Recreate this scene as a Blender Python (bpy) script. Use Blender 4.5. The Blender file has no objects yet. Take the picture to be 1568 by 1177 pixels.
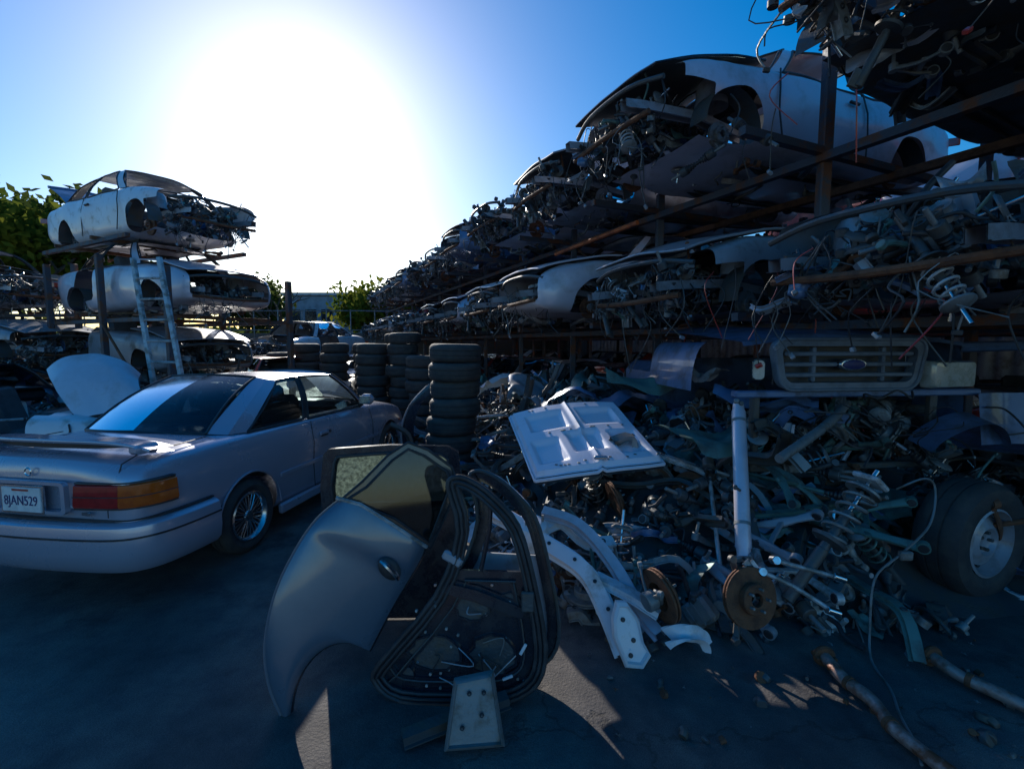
import bpy, math, random
from mathutils import Vector, Matrix, noise
R=random.Random(11)
sc=bpy.context.scene
V=Vector
pi=math.pi
# ------------------------------------------------------------------ materials
def mat(name,col,rough=.5,metal=0.,col2=None,scale=6,thr=(.45,.62),bump=0.,bscale=60,coat=0.,spec=.5,vary=.12,dust=0):
    m=bpy.data.materials.new(name); m.use_nodes=True
    nt=m.node_tree; N=nt.nodes; L=nt.links
    b=N['Principled BSDF']
    tc=N.new('ShaderNodeTexCoord')
    n=N.new('ShaderNodeTexNoise'); n.inputs['Scale'].default_value=scale; n.inputs['Detail'].default_value=5; n.inputs['Roughness'].default_value=.65
    L.new(tc.outputs['Object'],n.inputs['Vector'])
    r=N.new('ShaderNodeValToRGB'); r.color_ramp.elements[0].position=thr[0]; r.color_ramp.elements[1].position=thr[1]
    c2=col2 if col2 else tuple(c*(1-vary*2.2) for c in col)
    r.color_ramp.elements[0].color=(*col,1); r.color_ramp.elements[1].color=(*c2,1)
    L.new(n.outputs['Fac'],r.inputs['Fac']); out=r.outputs['Color']
    if dust:
        geo=N.new('ShaderNodeNewGeometry'); sp=N.new('ShaderNodeSeparateXYZ'); L.new(geo.outputs['Normal'],sp.inputs[0])
        n3=N.new('ShaderNodeTexNoise'); n3.inputs['Scale'].default_value=14; n3.inputs['Detail'].default_value=4; L.new(tc.outputs['Object'],n3.inputs['Vector'])
        mu=N.new('ShaderNodeMath'); mu.operation='MULTIPLY'; L.new(sp.outputs['Z'],mu.inputs[0]); L.new(n3.outputs['Fac'],mu.inputs[1])
        m2=N.new('ShaderNodeMath'); m2.operation='MULTIPLY'; m2.use_clamp=True; L.new(mu.outputs[0],m2.inputs[0]); m2.inputs[1].default_value=dust
        mx=N.new('ShaderNodeMix'); mx.data_type='RGBA'; L.new(m2.outputs[0],mx.inputs[0]); L.new(out,mx.inputs[6]); mx.inputs[7].default_value=(.28,.26,.23,1); out=mx.outputs[2]
    L.new(out,b.inputs['Base Color'])
    mr=N.new('ShaderNodeMapRange'); mr.inputs['From Min'].default_value=.3; mr.inputs['From Max'].default_value=.7
    mr.inputs['To Min'].default_value=max(.03,rough-.10); mr.inputs['To Max'].default_value=min(1,rough+.12)
    L.new(n.outputs['Fac'],mr.inputs['Value']); L.new(mr.outputs['Result'],b.inputs['Roughness'])
    b.inputs['Metallic'].default_value=metal
    b.inputs['Coat Weight'].default_value=coat; b.inputs['Coat Roughness'].default_value=.08
    b.inputs['Specular IOR Level'].default_value=spec
    if bump:
        n2=N.new('ShaderNodeTexNoise'); n2.inputs['Scale'].default_value=bscale; n2.inputs['Detail'].default_value=3
        L.new(tc.outputs['Object'],n2.inputs['Vector'])
        bp=N.new('ShaderNodeBump'); bp.inputs['Strength'].default_value=bump; bp.inputs['Distance'].default_value=.01
        L.new(n2.outputs['Fac'],bp.inputs['Height']); L.new(bp.outputs['Normal'],b.inputs['Normal'])
    return m
def glassmat(name,tint,rough=.05,dirt=.1,dc=(.45,.5,.45)):
    m=bpy.data.materials.new(name); m.use_nodes=True
    nt=m.node_tree; N=nt.nodes; L=nt.links
    for x in list(N): N.remove(x)
    o=N.new('ShaderNodeOutputMaterial'); t=N.new('ShaderNodeBsdfTransparent'); t.inputs['Color'].default_value=(*tint,1)
    g=N.new('ShaderNodeBsdfGlossy'); g.inputs['Roughness'].default_value=rough; g.inputs['Color'].default_value=(.9,.95,1,1)
    f=N.new('ShaderNodeFresnel'); f.inputs['IOR'].default_value=1.5
    mx=N.new('ShaderNodeMixShader'); L.new(f.outputs[0],mx.inputs[0]); L.new(t.outputs[0],mx.inputs[1]); L.new(g.outputs[0],mx.inputs[2])
    d=N.new('ShaderNodeBsdfTranslucent'); d.inputs['Color'].default_value=(*dc,1)
    tc=N.new('ShaderNodeTexCoord'); n=N.new('ShaderNodeTexNoise'); n.inputs['Scale'].default_value=45; n.inputs['Detail'].default_value=8; n.inputs['Roughness'].default_value=.75
    L.new(tc.outputs['Object'],n.inputs['Vector'])
    mr=N.new('ShaderNodeMapRange'); mr.inputs['From Min'].default_value=.42; mr.inputs['From Max'].default_value=.68; mr.inputs['To Min'].default_value=dirt*.4; mr.inputs['To Max'].default_value=dirt*2.2
    L.new(n.outputs['Fac'],mr.inputs['Value'])
    m2=N.new('ShaderNodeMixShader'); L.new(mr.outputs[0],m2.inputs[0]); L.new(mx.outputs[0],m2.inputs[1]); L.new(d.outputs[0],m2.inputs[2])
    L.new(m2.outputs[0],o.inputs[0]); return m
def leafmat(name,c1,c2):
    m=bpy.data.materials.new(name); m.use_nodes=True
    nt=m.node_tree; N=nt.nodes; L=nt.links
    for x in list(N): N.remove(x)
    o=N.new('ShaderNodeOutputMaterial'); d=N.new('ShaderNodeBsdfDiffuse'); t=N.new('ShaderNodeBsdfTranslucent')
    tc=N.new('ShaderNodeTexCoord'); n=N.new('ShaderNodeTexNoise'); n.inputs['Scale'].default_value=1.3
    L.new(tc.outputs['Object'],n.inputs['Vector'])
    r=N.new('ShaderNodeValToRGB'); r.color_ramp.elements[0].color=(*c1,1); r.color_ramp.elements[1].color=(*c2,1)
    r.color_ramp.elements[0].position=.35; r.color_ramp.elements[1].position=.65
    L.new(n.outputs['Fac'],r.inputs[0]); L.new(r.outputs[0],d.inputs[0]); L.new(r.outputs[0],t.inputs[0])
    mx=N.new('ShaderNodeMixShader'); mx.inputs[0].default_value=.5; L.new(d.outputs[0],mx.inputs[1]); L.new(t.outputs[0],mx.inputs[2]); L.new(mx.outputs[0],o.inputs[0]); return m

RUST=(.17,.07,.035)
m_paint=mat('car_paint_silver',(.42,.43,.53),.28,.4,(.38,.39,.49),1.2,(.4,.7),coat=.8)
m_lavp=mat('wreck_paint_silver',(.58,.57,.66),.38,.2,(.38,.35,.37),3,(.52,.75),coat=.5,dust=.5)
m_black=mat('black_plastic',(.026,.027,.032),.5,0,(.05,.05,.055),9,bump=.1)
m_rubber=mat('tire_rubber',(.032,.032,.036),.75,0,(.06,.056,.052),8,bump=.35,bscale=90,dust=.2)
m_dark=mat('dark_steel',(.075,.085,.095),.52,.3,(.10,.08,.065),7,bump=.3,dust=.25)
m_steel=mat('greasy_steel',(.22,.235,.245),.5,.35,(.13,.10,.075),7,(.5,.64),bump=.25,dust=.3)
m_alu=mat('cast_aluminium',(.48,.50,.52),.48,.35,(.22,.20,.18),9,(.46,.62),bump=.35,dust=.3)
m_rust=mat('rusted_steel',RUST,.8,.1,(.10,.045,.028),12,bump=.6)
m_rustpaint=mat('rust_painted_beam',(.06,.065,.085),.6,.2,(.16,.06,.03),5,(.50,.60),bump=.4)
m_chrome=mat('bright_alloy',(.62,.63,.66),.22,1.,(.4,.4,.42),6)
m_white=mat('white_paint_panel',(.70,.71,.76),.4,.0,(.42,.39,.37),5,(.54,.68),coat=.3,dust=.3)
m_lav=mat('hood_underside_paint',(.70,.69,.78),.45,.05,(.50,.46,.46),4,(.55,.75),bump=.05)
m_blue=mat('blue_panel',(.09,.17,.33),.42,.2,(.06,.09,.15),5,coat=.4,dust=.25)
m_teal=mat('teal_flare_panel',(.10,.22,.20),.45,.2,(.07,.09,.08),5,dust=.25)  # green lens-flare tint over the heap, put into this panel colour
m_grey=mat('grey_panel',(.31,.33,.38),.42,.2,(.18,.165,.16),4,(.5,.66),coat=.3,dust=.35)
m_grille=mat('grille_grey_plastic',(.14,.175,.22),.5,0,(.10,.12,.15),6,dust=.25)
m_doorA=mat('door_skin_paint',(.12,.165,.225),.30,.4,(.10,.14,.19),1.5,coat=.7)
m_black2=mat('black_gloss_paint',(.018,.022,.034),.25,.2,(.035,.04,.05),6,coat=.6)
m_redl=mat('tail_lamp_red',(.40,.02,.015),.15,0,(.3,.015,.01),20,coat=1)
m_orl=mat('tail_lamp_amber',(.60,.11,.012),.15,0,(.5,.08,.01),20,coat=1)
m_lens=mat('headlamp_lens',(.45,.47,.44),.2,.1,(.33,.35,.3),15,coat=1)
m_plate=mat('plate_white',(.75,.75,.75),.4,0)
m_navy=mat('plate_navy',(.02,.03,.15),.4,0)
m_red=mat('red_paint',(.45,.04,.03),.35,.1,(.28,.04,.03),5,coat=.5)
m_orange=mat('orange_beam',(.60,.14,.04),.6,0,(.3,.07,.03),7)
m_wood=mat('weathered_wood',(.36,.27,.17),.85,0,(.2,.14,.09),10,bump=.5)
m_seat=mat('seat_fabric',(.11,.11,.12),.9,0)
m_conc=mat('painted_block',(.30,.33,.38),.85,0,(.22,.24,.27),2)
m_bark=mat('tree_bark',(.09,.065,.045),.9,0,(.05,.035,.025),14,bump=.6)
m_leaf=leafmat('leaves',(.06,.10,.018),(.17,.17,.02))
m_leaf2=leafmat('leaves_dark',(.035,.06,.018),(.08,.10,.02))
m_glass=glassmat('car_glass',(.50,.58,.58),.04,.06)
m_glassd=glassmat('dusty_door_glass',(.42,.55,.52),.06,.16)
m_glasst=glassmat('tinted_glass',(.15,.19,.24),.05,.035,(.22,.30,.38))
m_glassr=glassmat('rear_window_glass',(.30,.35,.38),.12,.04,(.30,.34,.38))
# ------------------------------------------------------------------ mesh builder
class MB:
    def __init__(s): s.v=[];s.f=[];s.mi=[];s.mats=[]
    def add(s,g,m,M=None):
        vs,fs=g; o=len(s.v)
        if M is not None: vs=[M@V(p) for p in vs]
        s.v+= [tuple(p) for p in vs]
        if m not in s.mats: s.mats.append(m)
        k=s.mats.index(m)
        for f in fs: s.f.append(tuple(i+o for i in f)); s.mi.append(k)
    def mesh(s,name,ang=38):
        me=bpy.data.meshes.new(name); me.from_pydata(s.v,[],s.f)
        for m in s.mats: me.materials.append(m)
        me.polygons.foreach_set('material_index',s.mi)
        me.polygons.foreach_set('use_smooth',[True]*len(s.f)); me.update()
        try: me.set_sharp_from_angle(angle=math.radians(ang))
        except Exception as e: pass
        return me
    def obj(s,name,parent=None,loc=None,ang=38):
        o=bpy.data.objects.new(name,s.mesh(name,ang)); sc.collection.objects.link(o)
        if parent: o.parent=parent
        if loc: o.location=loc
        return o
def empty(name,M=None):
    o=bpy.data.objects.new(name,None); sc.collection.objects.link(o); o.empty_display_size=.2
    if M is not None: o.matrix_world=M
    return o
def T(x,y,z): return Matrix.Translation((x,y,z))
def RX(a): return Matrix.Rotation(a,4,'X')
def RY(a): return Matrix.Rotation(a,4,'Y')
def RZ(a): return Matrix.Rotation(a,4,'Z')
def RR(): return RZ(R.uniform(0,6.28))@RX(R.uniform(0,6.28))@RY(R.uniform(0,6.28))
def basis(o,x,up):
    x=V(x).normalized(); up=V(up); n=x.cross(up).normalized(); up=n.cross(x).normalized()
    return Matrix(((x.x,-n.x,up.x,o[0]),(x.y,-n.y,up.y,o[1]),(x.z,-n.z,up.z,o[2]),(0,0,0,1)))
def box(sx,sy,sz,c=.12):
    m=min(sx,sy,sz)*c; a,b,d=sx/2,sy/2,sz/2
    vs=[];idx={}
    for X in(-1,1):
        for Y in(-1,1):
            for Z in(-1,1):
                idx[X,Y,Z]=len(vs)
                vs+= [(X*a,Y*(b-m),Z*(d-m)),(X*(a-m),Y*b,Z*(d-m)),(X*(a-m),Y*(b-m),Z*d)]
    f=[]
    for s in(-1,1):
        q=[(s,-1,-1),(s,1,-1),(s,1,1),(s,-1,1)]; f.append(tuple(idx[p]+0 for p in(q if s>0 else q[::-1])))
        q=[(-1,s,-1),(-1,s,1),(1,s,1),(1,s,-1)]; f.append(tuple(idx[p]+1 for p in(q if s>0 else q[::-1])))
        q=[(-1,-1,s),(1,-1,s),(1,1,s),(-1,1,s)]; f.append(tuple(idx[p]+2 for p in(q if s>0 else q[::-1])))
    for Y in(-1,1):
        for Z in(-1,1): f.append((idx[-1,Y,Z]+1,idx[1,Y,Z]+1,idx[1,Y,Z]+2,idx[-1,Y,Z]+2))
    for X in(-1,1):
        for Z in(-1,1): f.append((idx[X,-1,Z]+0,idx[X,1,Z]+0,idx[X,1,Z]+2,idx[X,-1,Z]+2))
    for X in(-1,1):
        for Y in(-1,1): f.append((idx[X,Y,-1]+0,idx[X,Y,1]+0,idx[X,Y,1]+1,idx[X,Y,-1]+1))
    for k in idx.values(): f.append((k,k+1,k+2))
    return vs,f
def lathe(prof,seg=24,ang=2*pi):
    vs=[];f=[];n=len(prof)
    for i in range(seg):
        a=i*ang/seg
        for r,z in prof: vs.append((r*math.cos(a),r*math.sin(a),z))
    for i in range(seg):
        j=(i+1)%seg
        for k in range(n-1): f.append((i*n+k,j*n+k,j*n+k+1,i*n+k+1))
    return vs,f
def cyl(r,h,seg=14,r2=None):
    r2=r if r2 is None else r2
    e=min(r,r2,h)*.12
    return lathe([(1e-4,-h/2),(r-e,-h/2),(r,-h/2+e),(r2,h/2-e),(r2-e,h/2),(1e-4,h/2)],seg)
def tube(pts,r,seg=8,cap=True,flat=1.):
    pts=[V(p) for p in pts]; n=len(pts); rs=r if isinstance(r,(list,tuple)) else [r]*n
    vs=[];f=[]; t=(pts[1]-pts[0]).normalized(); u=t.orthogonal().normalized()
    for i in range(n):
        t=(pts[min(i+1,n-1)]-pts[max(i-1,0)])
        if t.length<1e-7: t=V((0,0,1))
        t.normalize(); u=(u-t*u.dot(t))
        if u.length<1e-5: u=t.orthogonal()
        u.normalize(); w=t.cross(u)
        for k in range(seg):
            a=2*pi*k/seg; vs.append(pts[i]+u*math.cos(a)*rs[i]+w*math.sin(a)*rs[i]*flat)
    for i in range(n-1):
        for k in range(seg):
            l=(k+1)%seg; f.append((i*seg+k,i*seg+l,(i+1)*seg+l,(i+1)*seg+k))
    if cap: f.append(tuple(range(seg))[::-1]); f.append(tuple((n-1)*seg+k for k in range(seg)))
    return vs,f
def spline(P,n=6):
    P=[V(p) for p in P]; out=[]
    for i in range(len(P)-1):
        a=P[max(i-1,0)];b=P[i];c=P[i+1];d=P[min(i+2,len(P)-1)]
        for k in range(n):
            t=k/n; out.append(.5*((2*b)+(c-a)*t+(2*a-5*b+4*c-d)*t*t+(3*b-a-3*c+d)*t**3))
    out.append(P[-1]); return out
def channel(pts,w,h,up=(0,0,1),th=.006):
    pts=[V(p) for p in pts]; n=len(pts); up=V(up); sec=[(-w/2-.02,-h*.5),(-w/2,-h*.5),(-w/2,h*.5),(w/2,h*.5),(w/2,-h*.5),(w/2+.02,-h*.5),(w/2+.02,-h*.5+th),(w/2+th,-h*.5+th),(w/2+th,h*.5+th),(-w/2-th,h*.5+th),(-w/2-th,-h*.5+th),(-w/2-.02,-h*.5+th)]
    vs=[];f=[];m=len(sec)
    for i in range(n):
        t=(pts[min(i+1,n-1)]-pts[max(i-1,0)]).normalized(); s=t.cross(up).normalized(); uu=s.cross(t)
        for a,b in sec: vs.append(pts[i]+s*a+uu*b)
    for i in range(n-1):
        for k in range(m):
            l=(k+1)%m; f.append((i*m+k,i*m+l,(i+1)*m+l,(i+1)*m+k))
    return vs,f
def extr(poly,th,y0=0.):
    n=len(poly); vs=[(x,y0,z) for x,z in poly]+[(x,y0+th,z) for x,z in poly]
    f=[tuple(range(n)),tuple(range(2*n-1,n-1,-1))]
    for i in range(n):
        j=(i+1)%n; f.append((i,i+n,j+n,j))
    return vs,f
def ringf(a,b,th,y0=0.):
    n=len(a); vs=[(x,y0,z) for x,z in a]+[(x,y0,z) for x,z in b]+[(x,y0+th,z) for x,z in a]+[(x,y0+th,z) for x,z in b]; f=[]
    for i in range(n):
        j=(i+1)%n
        f+=[(i,j,n+j,n+i),(2*n+i,3*n+i,3*n+j,2*n+j),(i,2*n+i,2*n+j,j),(n+i,n+j,3*n+j,3*n+i)]
    return vs,f
def inset(poly,k,c=None):
    cx=sum(p[0] for p in poly)/len(poly) if c is None else c[0]; cz=sum(p[1] for p in poly)/len(poly) if c is None else c[1]
    return [(cx+(x-cx)*k,cz+(z-cz)*k) for x,z in poly]
def offs(poly,d):
    A=sum(poly[i][0]*poly[(i+1)%len(poly)][1]-poly[(i+1)%len(poly)][0]*poly[i][1] for i in range(len(poly)))
    s=1 if A>0 else -1; out=[];n=len(poly)
    for i in range(n):
        a,b,c=poly[i-1],poly[i],poly[(i+1)%n]
        e1=V((b[0]-a[0],b[1]-a[1])).normalized(); e2=V((c[0]-b[0],c[1]-b[1])).normalized()
        nn=V((-(e1.y+e2.y),e1.x+e2.x))
        nn=nn.normalized() if nn.length>1e-6 else V((0,0))
        out.append((b[0]+nn.x*d*s,b[1]+nn.y*d*s))
    return out
def clipz(poly,z,below=True):
    out=[];n=len(poly)
    for i in range(n):
        a,b=poly[i],poly[(i+1)%n]; ia=(a[1]<=z)==below; ib=(b[1]<=z)==below
        if ia: out.append(a)
        if ia!=ib: t=(z-a[1])/(b[1]-a[1]); out.append((a[0]+(b[0]-a[0])*t,z))
    return out
def pillow(poly,lv,c=None):
    n=len(poly); vs=[];f=[]
    for k,y in lv: vs+=[(x,y,z) for x,z in inset(poly,k,c)]
    for l in range(len(lv)-1):
        for i in range(n):
            j=(i+1)%n; f.append((l*n+i,l*n+j,(l+1)*n+j,(l+1)*n+i))
    f.append(tuple((len(lv)-1)*n+i for i in range(n)))
    return vs,f
def smoothpoly(P,n=4):
    N=len(P); out=[]
    for i in range(N):
        a,b,c,d=[V((*P[(i+k-1)%N],0)) for k in range(4)]
        for k in range(n):
            t=k/n; q=.5*((2*b)+(c-a)*t+(2*a-5*b+4*c-d)*t*t+(3*b-a-3*c+d)*t**3); out.append((q.x,q.y))
    return out
def rr(w,h,r,n=5,cx=0,cz=0):
    o=[]
    for k,(sx,sz) in enumerate(((1,1),(-1,1),(-1,-1),(1,-1))):
        for i in range(n+1):
            a=(k+i/n)*pi/2; o.append((cx+sx*(w/2-r)+r*math.cos(a),cz+sz*(h/2-r)+r*math.sin(a)))
    return o
def grid(nx,ny,fn):
    vs=[fn(i/nx,j/ny) for j in range(ny+1) for i in range(nx+1)]
    f=[(j*(nx+1)+i,j*(nx+1)+i+1,(j+1)*(nx+1)+i+1,(j+1)*(nx+1)+i) for j in range(ny) for i in range(nx)]
    return vs,f
# ------------------------------------------------------------------ junk parts
def p_sheet(mb,M,s,m):
    w=s*R.uniform(.6,1.3);h=s*R.uniform(.25,.6);o=V((R.uniform(0,99),R.uniform(0,99),0));c=R.uniform(-1.5,1.5);a=R.uniform(.03,.10)*s
    tap=R.uniform(.4,1.1); bow=R.uniform(-.4,.4)
    def fn(u,v):
        x=(u-.5)*w*(1+(tap-1)*v);y=(v-.5)*h*(1+.3*math.sin(u*5+o.x))+bow*h*math.sin(pi*u)
        n=noise.noise(V((u*2.4,v*2.4,0))+o)
        n=n+.35*abs(noise.noise(V((u*6,v*6,3))+o))
        rib=.02*s*(1 if abs(math.sin(u*7+o.y))>.7 and .15<v<.85 else 0)
        edge=-.05*s*(1 if v<.05 or v>.95 else 0)
        return (x,y,c*x*x/w*.5+n*a*2+rib+edge)
    mb.add(grid(14,9,fn),m,M)
def p_tube(mb,M,s,m,r=None):
    n=R.randint(2,4);P=[V((0,0,0))];d=V((1,0,0))
    for i in range(n): d=(d+V((R.uniform(-.3,.8),R.uniform(-.8,.8),R.uniform(-.6,.6)))).normalized(); P.append(P[-1]+d*s/n)
    r=r or R.uniform(.008,.022); mb.add(tube(spline(P,4),r,8),m,M)
    if R.random()<.6:
        mb.add(cyl(r*1.7,r*1.6,10),m,M@T(*P[-1])@RR())
        mb.add(cyl(r*1.6,r*1.8,10),m_dark,M@RR())
def p_arm(mb,M,s,m):
    w=s*R.uniform(.25,.5); z=R.uniform(-.1,.15)*s
    for sg in(-1,1):
        P=spline([(0,0,0),(s*.4,sg*w*.35,z),(s*.8,sg*w*.8,z*.4)],4)
        mb.add(tube(P,[.026*(.7+.5*abs(math.sin(k))) for k in range(len(P))],8,flat=.45),m,M)
        mb.add(cyl(.026,.05,12),m_black,M@T(s*.82,sg*w*.8,z*.4)@RX(pi/2)); mb.add(lathe([(.027,-.02),(.034,-.02),(.034,.02),(.027,.02)],12),m,M@T(s*.82,sg*w*.8,z*.4)@RX(pi/2))
    mb.add(cyl(.026,.05,12),m,M); mb.add(cyl(.011,.10,8),m_steel,M@T(0,0,.05))
    mb.add(box(.03,w*1.2,.02),m,M@T(s*.5,0,z*.9))
def p_disc(mb,M,s,m):
    r=R.uniform(.11,.15)
    mb.add(lathe([(.033,.05),(.07,.05),(.075,.045),(.075,.012),(r,.012),(r,.004),(r-.01,.002),(r-.01,-.006),(r,-.008),(r,-.016),(.07,-.016),(.06,.03),(.033,.03),(.033,.05)],32),m,M)
    for k in range(5): mb.add(cyl(.007,.03,6),m_steel,M@T(.052*math.cos(k*1.257),.052*math.sin(k*1.257),.06))
def p_spring(mb,M,s,m):
    n=5;r=.055;h=.28
    P=[(r*math.cos(t*2*pi/14),r*math.sin(t*2*pi/14),h*t/(14*n)) for t in range(14*n+1)]
    mb.add(tube(P,.0075,6),m,M); mb.add(cyl(.022,.3,12),m_dark,M@T(0,0,.02)); mb.add(cyl(.011,.3,10),m_chrome,M@T(0,0,.25))
    mb.add(lathe([(.01,.3),(.05,.3),(.072,.285),(.072,.275),(.03,.28)],18),m_steel,M); mb.add(lathe([(.02,-.01),(.07,0),(.075,.015),(.02,.0)],18),m_dark,M)
    mb.add(cyl(.026,.28,12),m_dark,M@T(0,0,-.18)); mb.add(box(.06,.025,.10),m_dark,M@T(0.03,0,-.28))
def p_engine(mb,M,s,m):
    a,b,c=s*R.uniform(.5,.8),s*R.uniform(.35,.5),s*R.uniform(.3,.5)
    mb.add(box(a,b,c,.18),m,M)
    for k in range(5): mb.add(box(.012,b*1.08,c*.9),m,M@T(-a/2+a*(k+.5)/5,0,0))
    for k in range(3):
        r=R.uniform(.03,.07); mb.add(lathe([(1e-4,-.012),(r*.3,-.01),(r*.4,.01),(r*.8,.01),(r,.018),(r*.93,0),(r,-.018),(1e-4,-.018)],18),R.choice([m_dark,m_steel,m_black]),M@T(R.uniform(-a/2,a/2),b/2+.03,R.uniform(-c/2,c/2))@RX(-pi/2))
    for k in range(7): mb.add(cyl(R.uniform(.010,.03),R.uniform(.04,.12),10),R.choice([m,m_dark,m_steel]),M@T(R.uniform(-a/2,a/2),R.uniform(-b/2,b/2),c/2)@RR())
    for k in range(2): p_tube(mb,M@T(R.uniform(-a/2,a/2),0,c/2)@RR(),s*.7,m_black,.014)
def p_knuckle(mb,M,s,m):
    s=s*.35
    mb.add(cyl(s*.3,s*.35,16),m,M); mb.add(lathe([(s*.1,s*.2),(s*.22,s*.2),(s*.25,s*.3),(s*.14,s*.42),(s*.1,s*.4)],14),m,M)
    for k in range(3):
        a=k*2.1+R.uniform(-.4,.4); l=s*R.uniform(.6,1.2); P=[(0,0,0),(l*.5*math.cos(a),l*.5*math.sin(a),s*.1),(l*math.cos(a),l*math.sin(a),s*R.uniform(-.3,.4))]
        mb.add(tube(spline(P,3),[s*.14,s*.12,s*.1,s*.08,s*.07,s*.08,s*.09],8,flat=.6),m,M); mb.add(cyl(s*.11,s*.14,10),m,M@T(*P[-1])@RX(R.uniform(0,2)))
def p_axle(mb,M,s,m):
    L=s*1.1; mb.add(cyl(.014,L,10),m,M@RY(pi/2))
    for sg in(-1,1):
        pr=[];
        for k in range(9): pr.append((.042-.003*k-(.009 if k%2 else 0),k*.012))
        mb.add(lathe([(1e-4,-.01)]+pr+[(.014,.11)],16),m_black,M@T(sg*L/2,0,0)@RY(-sg*pi/2)); mb.add(cyl(.042,.07,16),m_dark,M@T(sg*(L/2+.04),0,0)@RY(pi/2)); mb.add(cyl(.014,.11,10),m_steel,M@T(sg*(L/2+.12),0,0)@RY(pi/2))
def p_channel(mb,M,s,m):
    s*=1.2;P=spline([(0,0,0),(s*.35,R.uniform(-.1,.1)*s,R.uniform(-.1,.2)*s),(s*.7,R.uniform(-.2,.2)*s,R.uniform(-.1,.3)*s),(s,R.uniform(-.2,.2)*s,0)],4)
    w=R.uniform(.03,.08); mb.add(channel(P,w,w*.6),m,M)
    for k in range(2,len(P)-2,3): mb.add(lathe([(.008,.002),(.014,.006),(.018,.001)],10),m_black,M@T(P[k].x,P[k].y,P[k].z+w*.3+.008))
def p_hose(mb,M,s,m):
    P=[V((0,0,0))]
    for i in range(5): P.append(P[-1]+V((R.uniform(-.2,.3),R.uniform(-.2,.2),R.uniform(-.2,.1)))*s)
    mb.add(tube(spline(P,5),R.uniform(.003,.009),5),m,M)
def p_bottle(mb,M,s,m):
    w=s*.3; mb.add(box(w,w*.7,w*.9,.3),m,M); mb.add(cyl(w*.16,w*.25,12),m_black,M@T(w*.2,0,w*.55))
PARTS=[(p_sheet,16),(p_tube,22),(p_arm,14),(p_disc,3),(p_spring,4),(p_engine,7),(p_knuckle,9),(p_axle,8),(p_channel,16),(p_hose,24),(p_bottle,1)]
PF=[p for p,w in PARTS]; PW=[w for p,w in PARTS]
METALS=[m_steel,m_steel,m_dark,m_dark,m_alu,m_dark,m_grey,m_steel,m_rust,m_teal]
def part(mb,M,s,kinds=None,dk=False):
    p=R.choice(kinds) if kinds else R.choices(PF,PW)[0]
    if dk and p is p_disc: p=p_channel
    if p is p_sheet: m=R.choice([m_grey,m_blue,m_teal,m_black,m_dark,m_dark])
    elif p is p_hose: m=R.choice([m_black,m_black,m_dark,m_steel,m_dark])
    elif p is p_disc: m=R.choice([m_rust,m_steel])
    elif p is p_bottle: m=R.choice([m_grey,m_black,m_blue])
    elif p is p_channel: m=R.choice([m_grey,m_grey if dk else m_white,m_dark,m_steel,m_dark,m_blue])
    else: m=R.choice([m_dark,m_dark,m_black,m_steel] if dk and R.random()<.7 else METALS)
    p(mb,M,s,m)
# ------------------------------------------------------------------ car
def bake(o,name):
    dg=bpy.context.evaluated_depsgraph_get(); dg.update()
    me=bpy.data.meshes.new_from_object(o.evaluated_get(dg)); me.name=name
    o.modifiers.clear(); o.data=me
    return me
ST=[(0.07,.66,.40,.77,.84),(.10,.74,.34,.86,.94),(.19,.80,.28,.90,.98),(.5,.84,.22,.925,.985),(.98,.85,.20,.93,.975),(1.6,.852,.18,.925,.96),(2.4,.852,.18,.91,.94),(3.15,.85,.18,.885,.95),(3.6,.845,.2,.85,.91),(4.0,.82,.22,.79,.84),(4.28,.75,.25,.69,.745),(4.42,.62,.3,.58,.62)]
def ring(w,zb,zs,zt):
    h=zs-zb
    H=[(0,zb),(.75*w,zb),(.93*w,zb+.03),(.975*w,zb+.25*h),(1.*w,zb+.55*h),(.985*w,zb+.80*h),(.94*w,zs-.015),(.86*w,zs+.35*(zt-zs)),(.5*w,zs+.85*(zt-zs)),(0,zt)]
    return H+[(-y,z) for y,z in H[-2:0:-1]]
def cutter(g_list,mats):
    o=MB()
    for g,M in g_list: o.add(g,mats[1],M)
    me=o.mesh('cut'); me.materials.clear()
    for m in mats: me.materials.append(m)
    for p in me.polygons: p.material_index=1
    ob=bpy.data.objects.new('cut',me); sc.collection.objects.link(ob); return ob
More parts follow.
